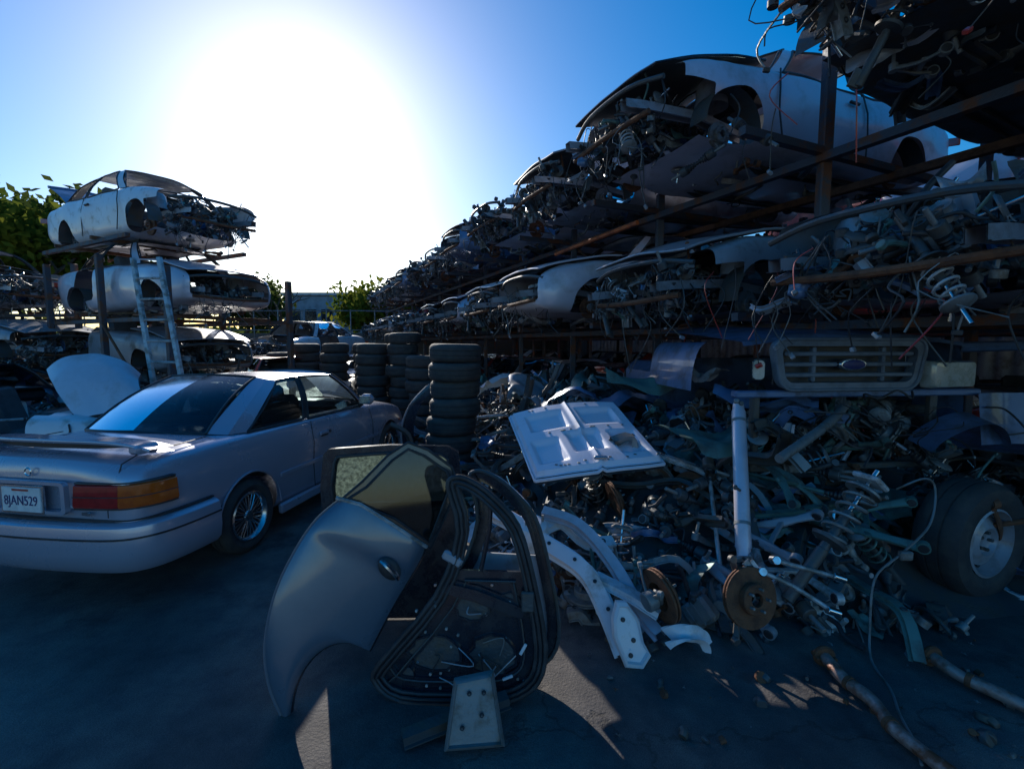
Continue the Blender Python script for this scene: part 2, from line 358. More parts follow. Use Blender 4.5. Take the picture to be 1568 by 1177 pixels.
def lower_body(name,paint,wreck=False,doors=(),seed=0,front=False,wheelr=.335):
    mb=MB(); vs=[];n=18
    for x,w,zb,zs,zt in ST: vs+=[(x,y,z) for y,z in ring(w,zb,zs,zt)]
    f=[]
    for i in range(len(ST)-1):
        for k in range(n):
            l=(k+1)%n; f.append((i*n+k,(i+1)*n+k,(i+1)*n+l,i*n+l))
    f.append(tuple(range(n))); f.append(tuple((len(ST)-1)*n+k for k in range(n))[::-1])
    mb.add((vs,f),paint); o=mb.obj(name)
    o.data.materials.append(m_black)
    lv=2
    s=o.modifiers.new('s','SUBSURF'); s.levels=lv; s.render_levels=lv
    cuts=[]; mats=[paint,m_black]
    wy=.66 if wreck else .60
    cuts.append(cutter([(cyl(wheelr,.5,40),T(x,sg*(wy+.25),.30)@RX(pi/2)) for x in(.98,3.60) for sg in(-1,1)],mats))
    cuts.append(cutter([(box(1.72,1.3,.9,.02),T(2.2,0,.95))],mats))
    if wreck:
        cuts.append(cutter([(box(1.5,1.24,.9,.02),T(3.98,0,.82))],mats))
        if front: cuts.append(cutter([(box(1.0,2.0,.62,.02),T(4.36,0,.30))],mats)); cuts.append(cutter([(box(.6,2.0,1.2,.02),T(4.43,0,.6))],mats))
        for (a,b) in doors: cuts.append(cutter([(box(b-a,.6,.62,.12),T((a+b)/2,sg*.8,.68)) for sg in(-1,1)],mats))
    for c in cuts:
        m=o.modifiers.new('b','BOOLEAN'); m.operation='DIFFERENCE'; m.object=c; m.solver='EXACT'
    me=bake(o,name)
    for c in cuts: bpy.data.objects.remove(c)
    if wreck:
        for v in me.vertices:
            d=noise.noise_vector(v.co*2.2+V((seed*7,0,0)))*.035+noise.noise_vector(v.co*6+V((seed*3,5,0)))*.010; v.co+=d
    me.polygons.foreach_set('use_smooth',[True]*len(me.polygons)); me.set_sharp_from_angle(angle=math.radians(32))
    return o
GH=[((.74,0,.985),(1.50,0,1.365)),((.84,.58,.965),(1.54,.46,1.345)),((.92,.705,.945),(1.60,.535,1.322)),((1.08,.75,.94),(1.70,.565,1.304)),((1.80,.765,.93),(1.95,.58,1.318)),((1.88,.765,.925),(2.01,.58,1.318)),((2.98,.755,.91),(2.60,.565,1.295)),((3.12,.71,.915),(2.68,.53,1.308)),((3.36,0,.955),(2.74,0,1.348))]
SEG=['G','P','P','G','B','G','P','G']
def greenhouse(mb,paint,glass,rear_glass=None,skip=(),bow=.03):
    rows=8
    for sg in(1,-1):
        for si,kind in enumerate(SEG):
            (b0,t0),(b1,t1)=GH[si],GH[si+1]
            nu=10 if kind=='G' else 3
            def fn(u,v):
                b=V(b0).lerp(V(b1),u); t=V(t0).lerp(V(t1),u)
                if si==0: b.x=b0[0]+(b1[0]-b0[0])*u**2.2; t.x=t0[0]+(t1[0]-t0[0])*u**2; t.z=t0[2]+(t1[2]-t0[2])*u**2
                if si==7: w=1-u; b.x=b1[0]+(b0[0]-b1[0])*w**2.2; t.x=t1[0]+(t0[0]-t1[0])*w**2; t.z=t1[2]+(t0[2]-t1[2])*w**2
                p=b.lerp(t,v)
                if si in(0,7): out=V((-.5 if si==0 else .5,0,.85))
                elif si in(1,2): out=V((-.4,.6,.5))
                else: out=V((0,1,.3))
                p+=out*bow*(1.5 if si<3 else 1)*math.sin(pi*v)
                return (p.x,p.y*sg,p.z)
            if kind=='G':
                m=rear_glass if (si==0 and rear_glass) else glass
                if m is not None and si not in skip: mb.add(grid(nu,rows,fn),m)
                e=[[fn(u/8,0) for u in range(9)],[fn(u/8,1) for u in range(9)]]
                if not(si==0): e.append([fn(0,v/6) for v in range(7)])
                if not(si==7): e.append([fn(1,v/6) for v in range(7)])
                for q in e: mb.add(tube(q,.011,6),m_black)
            else:
                mb.add(grid(nu,rows,fn),m_black if kind=='B' else paint)
                if kind=='P': mb.add(grid(nu,rows,lambda u,v:tuple(V(fn(u,v))+V((0,-.02*sg,-.008)))),m_black)
    tp=[V(t) for b,t in GH]
    def roof(u,v):
        s=u*(len(tp)-1); i=min(int(s),len(tp)-2); p=tp[i].lerp(tp[i+1],s-i)
        if i==0: p.x=tp[0].x+(tp[1].x-tp[0].x)*(s)**2; p.z=tp[0].z+(tp[1].z-tp[0].z)*s**2
        if i==7: w=8-s; p.x=tp[8].x+(tp[7].x-tp[8].x)*w**2; p.z=tp[8].z+(tp[7].z-tp[8].z)*w**2
        y=p.y*(2*v-1); k=1-(2*v-1)**2
        return (p.x,y,p.z+(.045*k*math.sin(pi*min(1,max(0,(p.x-1.45)/1.3)))*min(1,p.y/.5)))
    mb.add(grid(40,14,roof),paint)
def planpath(off=0):
    P=[]
    for x,y in[(.60,.846),(.45,.842),(.33,.83),(.22,.805),(.14,.75),(.09,.66),(.06,.45),(.045,.2),(.04,0)]: P.append((x,y))
    P=P+[(x,-y) for x,y in P[-2::-1]]; P=[(p.x,p.y) for p in spline([(x,y,0) for x,y in P],3)]
    return P
def sweep(P,sec,closed=True):
    n=len(P);vs=[];f=[];m=len(sec)
    for i in range(n):
        t=V((P[min(i+1,n-1)][0]-P[max(i-1,0)][0],P[min(i+1,n-1)][1]-P[max(i-1,0)][1])).normalized()
        no=V((t.y,-t.x));
        c=V((P[i][0]-1.2,P[i][1]))
        if no.dot(c)<0: no=-no
        for o,z in sec: vs.append((P[i][0]+no.x*o,P[i][1]+no.y*o,z))
    for i in range(n-1):
        for k in range(m if closed else m-1):
            l=(k+1)%m; f.append((i*m+k,i*m+l,(i+1)*m+l,(i+1)*m+k))
    if closed: f.append(tuple(range(m))); f.append(tuple((n-1)*m+k for k in range(m)))
    return vs,f
def tire_geo(mb,M,R0=.30,r0=.19,w=.19,mtl=None):
    h=w/2
    mb.add(lathe([(r0,-h*.8),(r0+.02,-h*.95),((R0+r0)/2,-h*1.04),(R0-.03,-h*.95),(R0-.008,-h*.72),(R0,-h*.5),(R0,-h*.32),(R0-.008,-h*.3),(R0-.008,-h*.24),(R0,-h*.22),(R0,h*.22),(R0-.008,h*.24),(R0-.008,h*.3),(R0,h*.32),(R0,h*.5),(R0-.008,h*.72),(R0-.03,h*.95),((R0+r0)/2,h*1.04),(r0+.02,h*.95),(r0,h*.8),(r0-.005,0),(r0,-h*.8)],40),mtl or m_rubber,M)
def wheel(mb,M,R0=.29,r0=.19,w=.19,style='mesh'):
    tire_geo(mb,M,R0,r0,w); h=w/2
    if style=='mesh':
        mb.add(lathe([(r0+.006,h*.9),(r0-.006,h*.98),(r0-.018,h*.85),(r0-.03,h*.35),(r0-.035,-h*.5),(r0,-h*.9)],40),m_chrome,M)
        mb.add(cyl(.042,.03,20),m_chrome,M@T(0,0,h*.62)); mb.add(cyl(.028,.02,16),m_dark,M@T(0,0,h*.78))
        for k in range(14):
            a=k*2*pi/14
            for s in(-.13,.13): mb.add(tube([(.035*math.cos(a),.035*math.sin(a),h*.62),(.10*math.cos(a+s*.6),.10*math.sin(a+s*.6),h*.62),((r0-.018)*math.cos(a+s),(r0-.018)*math.sin(a+s),h*.55)],[.008,.006,.007],6),m_chrome,M)
        mb.add(lathe([(1e-4,0),(.15,0),(.155,-.02)],24),m_dark,M)
    else:
        mb.add(lathe([(r0+.006,h*.9),(r0-.008,h*.95),(r0-.02,h*.6),(r0-.05,h*.2),(r0-.06,h*.55),(.09,h*.75),(.075,h*.55),(.05,h*.5),(1e-4,h*.5)],36),m_grey,M)
        for k in range(8): a=k*pi/4; mb.add(cyl(.017,.012,10),m_black,M@T((r0-.052)*math.cos(a),(r0-.052)*math.sin(a),h*.42))
        for k in range(5): a=k*1.257; mb.add(cyl(.011,.03,6),m_dark,M@T(.058*math.cos(a),.058*math.sin(a),h*.6))
def parked_car():
    root=empty('parked_car')
    b=lower_body('body',m_paint); b.parent=root
    mb=MB(); greenhouse(mb,m_paint,m_glass,m_glassr); mb.obj('cabin',root)
    mb=MB(); P=planpath()
    mb.add(sweep(P,[(-.03,.27),(.025,.26),(.058,.30),(.07,.38),(.07,.49),(.058,.545),(.03,.565),(-.03,.57)]),m_paint)
    mb.add(sweep(P,[(.066,.475),(.074,.475),(.074,.487),(.066,.487)]),m_black)
    mb.add(sweep(P,[(-.02,.572),(.012,.572),(.012,.582),(-.02,.582)]),m_black)
    g=sweep(P,[(-.05,.24),(.02,.22),(.05,.28),(.05,.42),(.03,.52),(-.05,.54)]); mb.add(([(4.46-v[0]*.95,v[1]*.96,v[2]) for v in g[0]],g[1]),m_paint)
    for sg in(1,-1):
        mb.add(box(1.9,.012,.04,.3),m_paint,T(2.28,sg*.853,.52)); mb.add(box(1.9,.05,.09,.3),m_paint,T(2.29,sg*.82,.215))
    def wing(u,v):
        y=(u*2-1)*.74; e=abs(u*2-1); x=.10+.17*v+.14*e**3; z=1.06-.075*e**5-.012*v
        return (x,y,z)
    mb.add(grid(36,4,wing),m_paint); mb.add(grid(36,4,lambda u,v:(wing(u,v)[0]+.004,wing(u,v)[1],wing(u,v)[2]-.024-.008*v)),m_paint)
    mb.add(grid(36,3,lambda u,v:(wing(u,0)[0]-.006*math.sin(pi*v),wing(u,0)[1],wing(u,0)[2]-.024*v)),m_paint)
    mb.add(grid(36,2,lambda u,v:(wing(u,.5)[0],wing(u,.5)[1]*.86,.985+(wing(u,.5)[2]-.03-.985)*v)),m_black)  # black sheet under the wing, stands in for the shade in that gap
    for y in(-.66,.66): mb.add(box(.16,.09,.06,.3),m_paint,T(.27,y,.985))
    mb.obj('trim',root)
    mb=MB()
    npt=len(P)
    for sgn in(0,1):
        idx=[i for i in range(npt) if (P[i][1]*(1 if sgn else -1))>.36 and P[i][0]<.34]
        seg=[P[i] for i in idx]
        red=[p for p in seg if abs(p[1])<=.70]; amb=[p for p in seg if abs(p[1])>=.64]
        sec=[(-.04,.655),(.012,.655),(.02,.67),(.008,.79),(-.01,.80),(-.06,.80)]
        mb.add(sweep(red,sec),m_redl); mb.add(sweep(amb,[(o+.002,z) for o,z in sec]),m_orl)
        mb.add(sweep(seg,[(-.02,.722),(.021,.722),(.021,.727),(-.02,.727)]),m_black)
        mb.add(sweep(seg,[(-.03,.645),(.014,.645),(.014,.656),(-.03,.656)]),m_black)
        mb.add(sweep(seg,[(-.06,.80),(.002,.80),(.0,.81),(-.06,.81)]),m_black)
    for sg in(1,-1):
        mb.add(tube([(.062,sg*.60,.60),(.062,sg*.60,.645)],.003,4),m_black)
        mb.add(tube([(.10,sg*.64,.825),(.13,sg*.645,.915),(.22,sg*.66,.953),(.6,sg*.675,.962),(.74,sg*.67,.966)],.004,4),m_black)
    mb.obj('tail_lamps',root)
    mb=MB()
    mb.add(ringf(rr(.66,.20,.03),rr(.60,.16,.02),.03,0),m_paint,T(.02,0,.715)@RZ(-pi/2)); 
    mb.add(box(.014,.34,.18,.2),m_chrome,T(.025,0,.70)); mb.add(box(.012,.305,.15,.1),m_plate,T(.018,0,.70))
    mb.add(box(.006,.07,.02,.3),m_chrome,T(.05,-.45,.62))
    mb.add(lathe([(.018,0),(.024,.004),(.03,0)],16),m_chrome,T(.06,.0,.86)@RY(-pi/2))
    mb.obj('number_plate',root)
    cu=bpy.data.curves.new('t','FONT'); cu.body='8JAN529'; cu.size=.084; cu.align_x='CENTER'; cu.align_y='CENTER'; cu.extrude=.001
    to=bpy.data.objects.new('t',cu); sc.collection.objects.link(to)
    dg=bpy.context.evaluated_depsgraph_get(); me=bpy.data.meshes.new_from_object(to.evaluated_get(dg)); bpy.data.objects.remove(to)
    me.materials.clear(); me.materials.append(m_navy)
    po=bpy.data.objects.new('plate_characters',me); sc.collection.objects.link(po); po.parent=root
    po.matrix_local=T(.0105,0,.692)@Matrix(((0,0,-1,0),(-.86,0,0,0),(0,1,0,0),(0,0,0,1)))
    mb=MB(); mb.add(box(.002,.13,.012,.1),m_red,T(.011,0,.76)); mb.obj('plate_band',root)
    mb=MB()
    for sg in(1,-1):
        def sy(z): return .857 if z<.75 else .857-(z-.75)*.30
        for path in [[(1.83,.28),(1.82,.5),(1.84,.7),(1.86,.90)],[(3.02,.26),(3.08,.5),(3.08,.7),(3.05,.87)],[(1.83,.28),(2.4,.262),(3.02,.26)]]:
            mb.add(tube([(x,sg*(sy(z)-.004),z) for x,z in path],.0035,4),m_black)
        mb.add(box(.14,.02,.035,.3),m_paint,T(2.02,sg*.852,.76)); mb.add(box(.12,.012,.022,.3),m_black,T(2.02,sg*.857,.742))
        mb.add(box(.03,.012,.03,.3),m_black,T(2.13,sg*.852,.76))
        mb.add(box(.12,.17,.12,.35),m_paint,T(2.86,sg*.90,1.0)); mb.add(tube([(2.92,sg*.76,.93),(2.88,sg*.84,.97)],.03,8),m_black); mb.add(box(.006,.14,.09,.2),m_chrome,T(2.797,sg*.90,1.0))
        mb.add(box(.02,.01,.03,.3),m_orl,T(3.9,sg*.84,.6))
        mb.add(tube([(.98-.345*math.cos(a*pi/16),sg*.851,.30+.345*math.sin(a*pi/16)) for a in range(17)],.008,6),m_paint)
    mb.add(tube([(1.22+.08*math.cos(a*pi/8),.853,.80+.065*math.sin(a*pi/8)) for a in range(17)],.003,4),m_black)
    mb.obj('door_hardware',root)
    mb=MB()
    for x in(.98,3.6):
        for sg in(1,-1): wheel(mb,T(x,sg*.745,.29)@RX(-sg*pi/2)); 
    mb.add(cyl(.03,1.3,8),m_dark,T(.98,0,.3)@RX(pi/2)); mb.add(cyl(.1,.5,16),m_steel,T(.30,-.3,.27)@RX(pi/2)); 
    mb.obj('wheels',root)
    mb=MB()
    for y in(-.36,.36):
        mb.add(box(.5,.48,.15,.35),m_seat,T(2.35,y,.56)); mb.add(box(.13,.46,.58,.35),m_seat,T(2.02,y,.86)@RY(-.25)); mb.add(box(.09,.24,.15,.4),m_seat,T(1.90,y,1.17)@RY(-.2))
    mb.add(box(.14,1.2,.5,.35),m_seat,T(1.42,0,.78)@RY(-.35)); mb.add(box(.4,1.2,.14,.35),m_seat,T(1.62,0,.53)); mb.add(box(.40,1.28,.02,.3),m_black,T(1.15,0,.955))
    for y in(-.3,.3): mb.add(box(.09,.22,.1,.4),m_seat,T(1.32,y,1.06))
    mb.add(box(.35,1.3,.22,.3),m_black,T(2.98,0,.86)); mb.add(lathe([(.17,-.012),(.185,0),(.17,.012),(.155,0),(.17,-.012)],24),m_black,T(2.68,.36,.9)@RY(-1.1))
    mb.add(box(.02,.2,.06,.3),m_black,T(2.66,0,1.25))
    mb.obj('interior',root)
    return root
pc=parked_car()
th=math.radians(90-9.5)
hd=V((math.cos(th),math.sin(th),0)); rt=V((hd.y,-hd.x,0))
o=V((-2.10,3.63,0))-hd*.98-rt*.75
pc.matrix_world=T(o.x,o.y,0)@RZ(th)@Matrix.Diagonal((1,.94,1,1))
# ------------------------------------------------------------------ wreck variants
def wreck_variant(i,doors,front,seed):
    o=lower_body('shell%d'%i,m_grey,True,doors,seed,front); me1=o.data; bpy.data.objects.remove(o)
    me1.name='wreck_shell'
    mb=MB(); greenhouse(mb,m_grey,None if i!=2 else m_glasst,skip=(0,7) if i==2 else ())
    for v in range(len(mb.v)):
        p=V(mb.v[v]); mb.v[v]=tuple(p+noise.noise_vector(p*2.2+V((seed*7,0,0)))*.035)
    me2=mb.mesh('wreck_cabin')
    mb=MB()
    for k in range(60):
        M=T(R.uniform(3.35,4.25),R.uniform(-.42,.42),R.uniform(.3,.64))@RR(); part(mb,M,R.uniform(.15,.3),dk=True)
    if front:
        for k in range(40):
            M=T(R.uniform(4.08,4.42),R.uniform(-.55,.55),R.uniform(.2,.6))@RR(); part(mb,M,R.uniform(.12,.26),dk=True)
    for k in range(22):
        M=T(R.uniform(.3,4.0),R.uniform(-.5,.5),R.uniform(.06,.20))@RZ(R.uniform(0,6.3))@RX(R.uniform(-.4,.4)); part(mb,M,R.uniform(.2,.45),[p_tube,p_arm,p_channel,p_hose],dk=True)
    for k in range(26):
        x=R.uniform(4.0,4.45);y=R.uniform(-.6,.6);z=R.uniform(.3,.6);l=R.uniform(.15,.5)
        P=[(x,y,z),(x+R.uniform(0,.15),y+R.uniform(-.1,.1),z+R.uniform(-.1,.12)),(x+R.uniform(0,.12),y+R.uniform(-.15,.15),z-l*.5),(x+R.uniform(-.05,.12),y+R.uniform(-.2,.2),z-l)]
        mb.add(tube(spline(P,4),R.uniform(.003,.007),5),R.choice([m_black,m_black,m_dark,m_steel]))
        if R.random()<.4: mb.add(box(.045,.03,.022,.2),R.choice([m_black,m_grey]),T(*P[-1])@RR())
    for sg in(1,-1):
        mb.add(channel([(3.1,sg*.45,.4),(3.7,sg*.46,.48),(4.35,sg*.47,.45),(4.55,sg*.47,.43)],.07,.07),m_grey)
        mb.add(lathe([(.05,.12),(.1,.12),(.13,.08),(.15,-.12)],18),m_grey,T(3.6,sg*.52,.68))
        mb.add(channel([(.1,sg*.48,.25),(1.2,sg*.45,.2),(2.8,sg*.42,.17),(3.1,sg*.45,.3)],.08,.08),m_dark)
        for x in(.98,3.6): mb.add(grid(16,2,lambda u,v:(x-.325*math.cos(pi*u),sg*(.60+.2*v),.30+.325*math.sin(pi*u))),m_dark)
        if not doors:
            for path in [[(1.83,.26),(1.82,.5),(1.84,.7),(1.86,.90)],[(3.06,.24),(3.12,.5),(3.12,.7),(3.08,.88)]]:
                mb.add(tube([(x,sg*(.856 if z<.75 else .856-(z-.75)*.3),z) for x,z in path],.008,4),m_black)
            mb.add(box(.15,.03,.03,.3),m_black,T(2.05,sg*.855,.76))
        mb.add(box(.22,.02,.09,.3),m_redl,T(.14,sg*.76,.73)@RZ(-sg*.9))
    mb.add(tube(spline([(4.30,-.68,.62),(4.38,-.3,.68),(4.38,.3,.68),(4.30,.68,.62)],4),.022,8),m_dark)
    mb.add(tube(spline([(4.38,-.6,.35),(4.45,0,.33),(4.38,.6,.36)],4),.025,8),m_rust)
    for y in(-.36,.36): mb.add(box(.5,.46,.15,.35),m_seat,T(2.35,y,.56)); mb.add(box(.13,.44,.6,.35),m_seat,T(2.02,y,.86)@RY(-.3))
    mb.add(box(.3,1.2,.22,.3),m_black,T(3.0,0,.82)); mb.add(box(.14,1.2,.5,.35),m_seat,T(1.42,0,.78)@RY(-.35))
    for x in(.98,3.6):
        for sg in(1,-1): p_disc(mb,T(x,sg*.62,.28)@RX(-sg*pi/2),1,R.choice([m_rust,m_steel,m_dark])); 
    me3=mb.mesh('wreck_mechanicals')
    mb=MB()
    def hf(u,v,d=0): return (3.2+1.15*u,(v-.5)*1.5*(1-.15*u*u),.965-.06*u-.16*u*u+.045*math.sin(pi*v)+.02*noise.noise(V((u*3,v*3,seed)))-d)
    mb.add(grid(16,14,hf),m_grey); mb.add(grid(16,14,lambda u,v:hf(u,v,.02)),m_black)
    for e in ([hf(1,k/14,.01) for k in range(15)],[hf(k/10,0,.01) for k in range(11)],[hf(k/10,1,.01) for k in range(11)]): mb.add(tube(e,.012,6),m_grey)
    return me1,me2,me3,mb.mesh('wreck_hood')
VAR=[wreck_variant(0,[(1.95,2.92)],True,1),wreck_variant(1,[],True,2),wreck_variant(2,[(1.95,2.95)],True,3),wreck_variant(3,[(1.0,1.75)],False,4)]
def wreck(vi,M,paint,name='wrecked_car',noCabin=False,hoodup=0,hood=None,hp=None):
    root=empty(name); root.matrix_world=M
    if hood is None: hood=vi in(0,3)
    for k,(me,nm) in enumerate(zip(VAR[vi],['shell','cabin','mechanicals','hood'])):
        if (noCabin and k==1) or (not hood and k==3): continue
        o=bpy.data.objects.new(nm,me); sc.collection.objects.link(o); o.parent=root
        for s in range(len(o.material_slots)):
            if me.materials[s]==m_grey and k!=2:
                o.material_slots[s].link='OBJECT'; o.material_slots[s].material=(hp if (k==3 and hp) else paint)
        if k==3 and hoodup: o.matrix_local=T(3.2,0,.96)@RY(-hoodup)@T(-3.2,0,-.96)
    return root
# ------------------------------------------------------------------ right rack
rv=V((-.41,.912,0)); qv=V((.912,.41,0)); B0=V((2.685,4.19,0))
def P(i,q,z=0): 
    p=B0+rv*(2.03*i)+qv*q; return V((p.x,p.y,z))
yawR=math.atan2(-qv.y,-qv.x)
def put(vi,slot,lvl,paint,nose=-1.35,dy=0,tilt=0,roll=0,**k):
    z={0:.0,1:1.93,2:3.36}[lvl]
    t=P(slot+.5+dy,nose+4.45,z-.10 if lvl else -.1)
    return wreck(vi,T(t.x,t.y,t.z)@RZ(yawR+R.uniform(-.04,.04))@RY(tilt)@RX(roll),paint,**k)
put(2,-1,2,m_dark,nose=-1.45,tilt=-.02,noCabin=True)
put(1,0,2,m_lavp,nose=-1.45,dy=.08,hood=True,hp=m_black2)
put(0,1,2,m_grey,nose=-1.3); put(2,2,2,m_lavp,nose=-1.35); put(3,3,2,m_blue,nose=-1.3)
put(1,-1,1,m_grey,nose=-1.35,noCabin=True,tilt=.03)
put(0,0,1,m_grey,nose=-1.3,noCabin=True,tilt=.03,hood=True); put(3,1,1,m_lavp,nose=-1.55); put(0,2,1,m_white,nose=-1.4); put(3,3,1,m_paint,nose=-1.3)
cols=[m_grey,m_blue,m_lavp,m_white,m_black2,m_red,m_paint]
for s in range(4,11):
    put(s%4,s,1,cols[s%7],nose=-1.3)
    if s<10: put((s+1)%4,s,2,cols[(s+2)%7],nose=-1.2 ,noCabin=(s%3==1))
for s in range(1,8): put((s+2)%4,s,0,cols[(s*5+1)%7],nose=-.6)
put(2,0,0,m_red,nose=.6); put(0,-1,0,m_blue,nose=1.5); put(3,-2,0,m_dark,nose=.9); put(1,-2,1,m_dark,nose=-.2); put(2,-2,2,m_grey,nose=0)
for s in range(-3,9,1):
    for lv in(0,1,2):
        if (s*7+lv*3)%5==0 and s>1 and lv==2: continue
        t=P(s+.5,4.0,{0:0,1:1.83,2:3.26}[lv]); wreck((s+lv)%4,T(t.x,t.y,t.z)@RZ(yawR+pi),cols[(s*3+lv)%7],noCabin=(s+lv)%3==0)
mb=MB()
for i in range(-2,12):
    for q in(0,2.7,4.4,7):
        if i<=-1 and q==0: q=1.2
        h=(4.2 if i<1 else 3.5)
        p=P(i,q); mb.add(box(.09,.09,h,.1),m_rustpaint,T(p.x,p.y,h/2))
        mb.add(box(.22,.22,.015,.1),m_rust,T(p.x,p.y,.008))
    for z in(1.86,3.28):
        a=P(i,-1.0,z);b=P(i,7.5,z); mb.add(tube([a,b],.045,4),m_rustpaint)
for z in(1.80,3.22):
    for q,mm in((-.05,m_rustpaint),(1.0,m_rust),(2.75,m_rustpaint),(4.45,m_rustpaint),(7,m_rustpaint)):
        a=P(-2.3,q,z);b=P(11,q,z); mb.add(tube([a,b],.05,4),mm)
for i in range(1,10,2):
    mb.add(tube([P(i,0.06,1.9),P(i+1,.06,3.2)],.018,6),m_rust)
mb.add(tube([P(1.0,-.35,3.12),P(2,-.35,3.08)],.03,6),m_orange)
mb.add(box(1.3,.12,.04,.1),m_wood,T(*P(-.75,-.3,3.30))@RZ(.9))
mb.obj('storage_rack',ang=30)
mb=MB()
def cor(u,v):
    p=P(-5+20*u,9.0); k=.03*math.sin(u*900); return (p.x+k*.912,p.y+k*.41,2.8*v)
mb.add(grid(1200,1,cor),m_grey); mb.obj('backdrop_fence',ang=80)  # fence added as a backdrop to darken the rack and hide open sky
# ------------------------------------------------------------------ left rack
mb=MB()
yl=-.50
hl=V((math.cos(yl),math.sin(yl),0)); sl=V((-hl.y,hl.x,0)); nose=V((-4.45,7.65,0))
def PL(b,s,z=0): p=nose-hl*b+sl*s; return V((p.x,p.y,z))
for b in(.05,2.1,4.2):
    for s in(-.95,1.0):
        h=3.1 if b>1 else 2.75
        p=PL(b,s); mb.add(box(.09,.09,h,.1),m_rustpaint,T(p.x,p.y,h/2)@RZ(yl))
for z in(2.02,3.32):
    for s in(-.9,.95): mb.add(tube([PL(.0 if z<3 else 1.2,s,z),PL(4.4,s,z)],.045,4),m_rustpaint)
for b in(.6,2.2,3.6): 
    for z in(2.02,3.32):
        if z>3 and b<1: continue
        mb.add(tube([PL(b,-1,z+.05),PL(b,1,z+.05)],.04,4),m_rust)
mb.add(tube([PL(.1,-.98,.2),PL(2.1,-.98,2.0)],.02,6),m_rust)
mb.obj('storage_rack',ang=30)
def putL(vi,b,s,z,paint,yaw=0,**k):
    n=PL(b,s,z); a=yl+yaw; t=n-V((math.cos(a),math.sin(a),0))*4.45; return wreck(vi,T(t.x,t.y,t.z)@RZ(a),paint,**k)
putL(3,.0,0,2.02,m_lavp)
putL(1,.25,0,3.22,m_white)
mb=MB()
# upper car's tailgate left standing open at its back edge
HM=T(*PL(4.05,0,4.25))@RZ(yl)
def ht(u,v): return (-.05-.75*u+.06*math.sin(pi*u),(v-.5)*1.25,.0+.42*u+.05*math.sin(pi*v))
mb.add(grid(10,12,ht),m_blue,HM); mb.add(tube([ht(1,k/12) for k in range(13)],.03,6),m_blue,HM)
mb.obj('hatch_panel')
wreck(1,T(-13.2,10.4,2.2)@RZ(-.3),m_white)
wreck(2,T(-12.5,10.6,.0)@RZ(-.2),m_blue); putL(1,.6,.3,-.05,m_dark); wreck(0,T(-12.6,10.0,1.1)@RZ(-.25),m_grey); putL(3,.9,.2,.95,m_grey,noCabin=True); wreck(2,T(-11.0,7.6,0)@RZ(-.1),m_blue)
mb=MB()
for x in(-13.0,-10.5,-8.6):
    for y in(9.4,11.3): mb.add(box(.09,.09,3.2,.1),m_rustpaint,T(x,y,1.6))
for z in(1.05,2.2):
    for y in(9.4,11.3): mb.add(tube([(-14,y,z),(-8.2,y,z)],.045,4),m_rustpaint)
mb.obj('storage_rack',ang=30)
wreck(2,T(-6.6,12.5,0)@RZ(-.9),m_red)
wreck(1,T(-7.5,15,0.0)@RZ(-1.2),m_dark); wreck(2,T(-5.8,16.6,.95)@RZ(-1.75),m_white); wreck(3,T(-5.3,16.5,-.05)@RZ(-1.5),m_grey)
wreck(0,T(-8.9,18.5,0)@RZ(-.4),m_blue); wreck(2,T(-12,19,0)@RZ(-.2),m_grey); wreck(1,T(-10.8,15.5,0)@RZ(.1),m_dark); wreck(3,T(-4.9,12.6,-.1)@RZ(-1.3),m_dark,noCabin=True)
wreck(2,T(-8.5,11.6,-.05)@RZ(-.25),m_dark); wreck(0,T(-14,14,0)@RZ(-.3),m_grey); wreck(1,T(-15.5,18,.9)@RZ(-.3),m_lavp)
wreck(0,T(-8.2,5.0,-.05)@RZ(.25),m_white,noCabin=True,hood=False)
# ------------------------------------------------------------------ ladder
mb=MB(); a0=V((-4.48,6.0,0));a1=V((-4.02,5.92,0)); b0=V((-5.14,6.5,2.8));b1=V((-4.74,6.44,2.8))
for a,b in((a0,b0),(a1,b1)): 
    mb.add(tube([a,b],.036,4,flat=.5),m_alu)
for k in range(1,10):
    t=k/10; mb.add(tube([a0.lerp(b0,t),a1.lerp(b1,t)],.017,6),m_alu)
mb.obj('ladder')
# ------------------------------------------------------------------ tyre stacks
tme=MB(); tire_geo(tme,None,.31,.19,.2); tmesh=tme.mesh('tire')
def stack(x,y,n,k=1.):
    r=empty('tire_stack'); r.location=(x,y,0)
    for i in range(n):
        o=bpy.data.objects.new('tire_%d'%(i+1),tmesh); sc.collection.objects.link(o); o.parent=r
        s=k*R.uniform(.90,1.06)
        o.location=(R.uniform(-.045,.045),R.uniform(-.045,.045),.105+i*.205); o.rotation_euler=(R.uniform(-.03,.03),R.uniform(-.03,.03),R.uniform(0,6))
        o.scale=(s,s,1)
stack(-.69,5.4,8); stack(-2.05,9.0,9); stack(-2.75,9.2,8); stack(-1.5,8.2,7); stack(-3.1,10.2,8); stack(-3.9,10.3,8); stack(-4.7,10.8,8); stack(-5.4,11.0,7); stack(-2.4,10.1,9)
stack(-3.3,8.9,3)
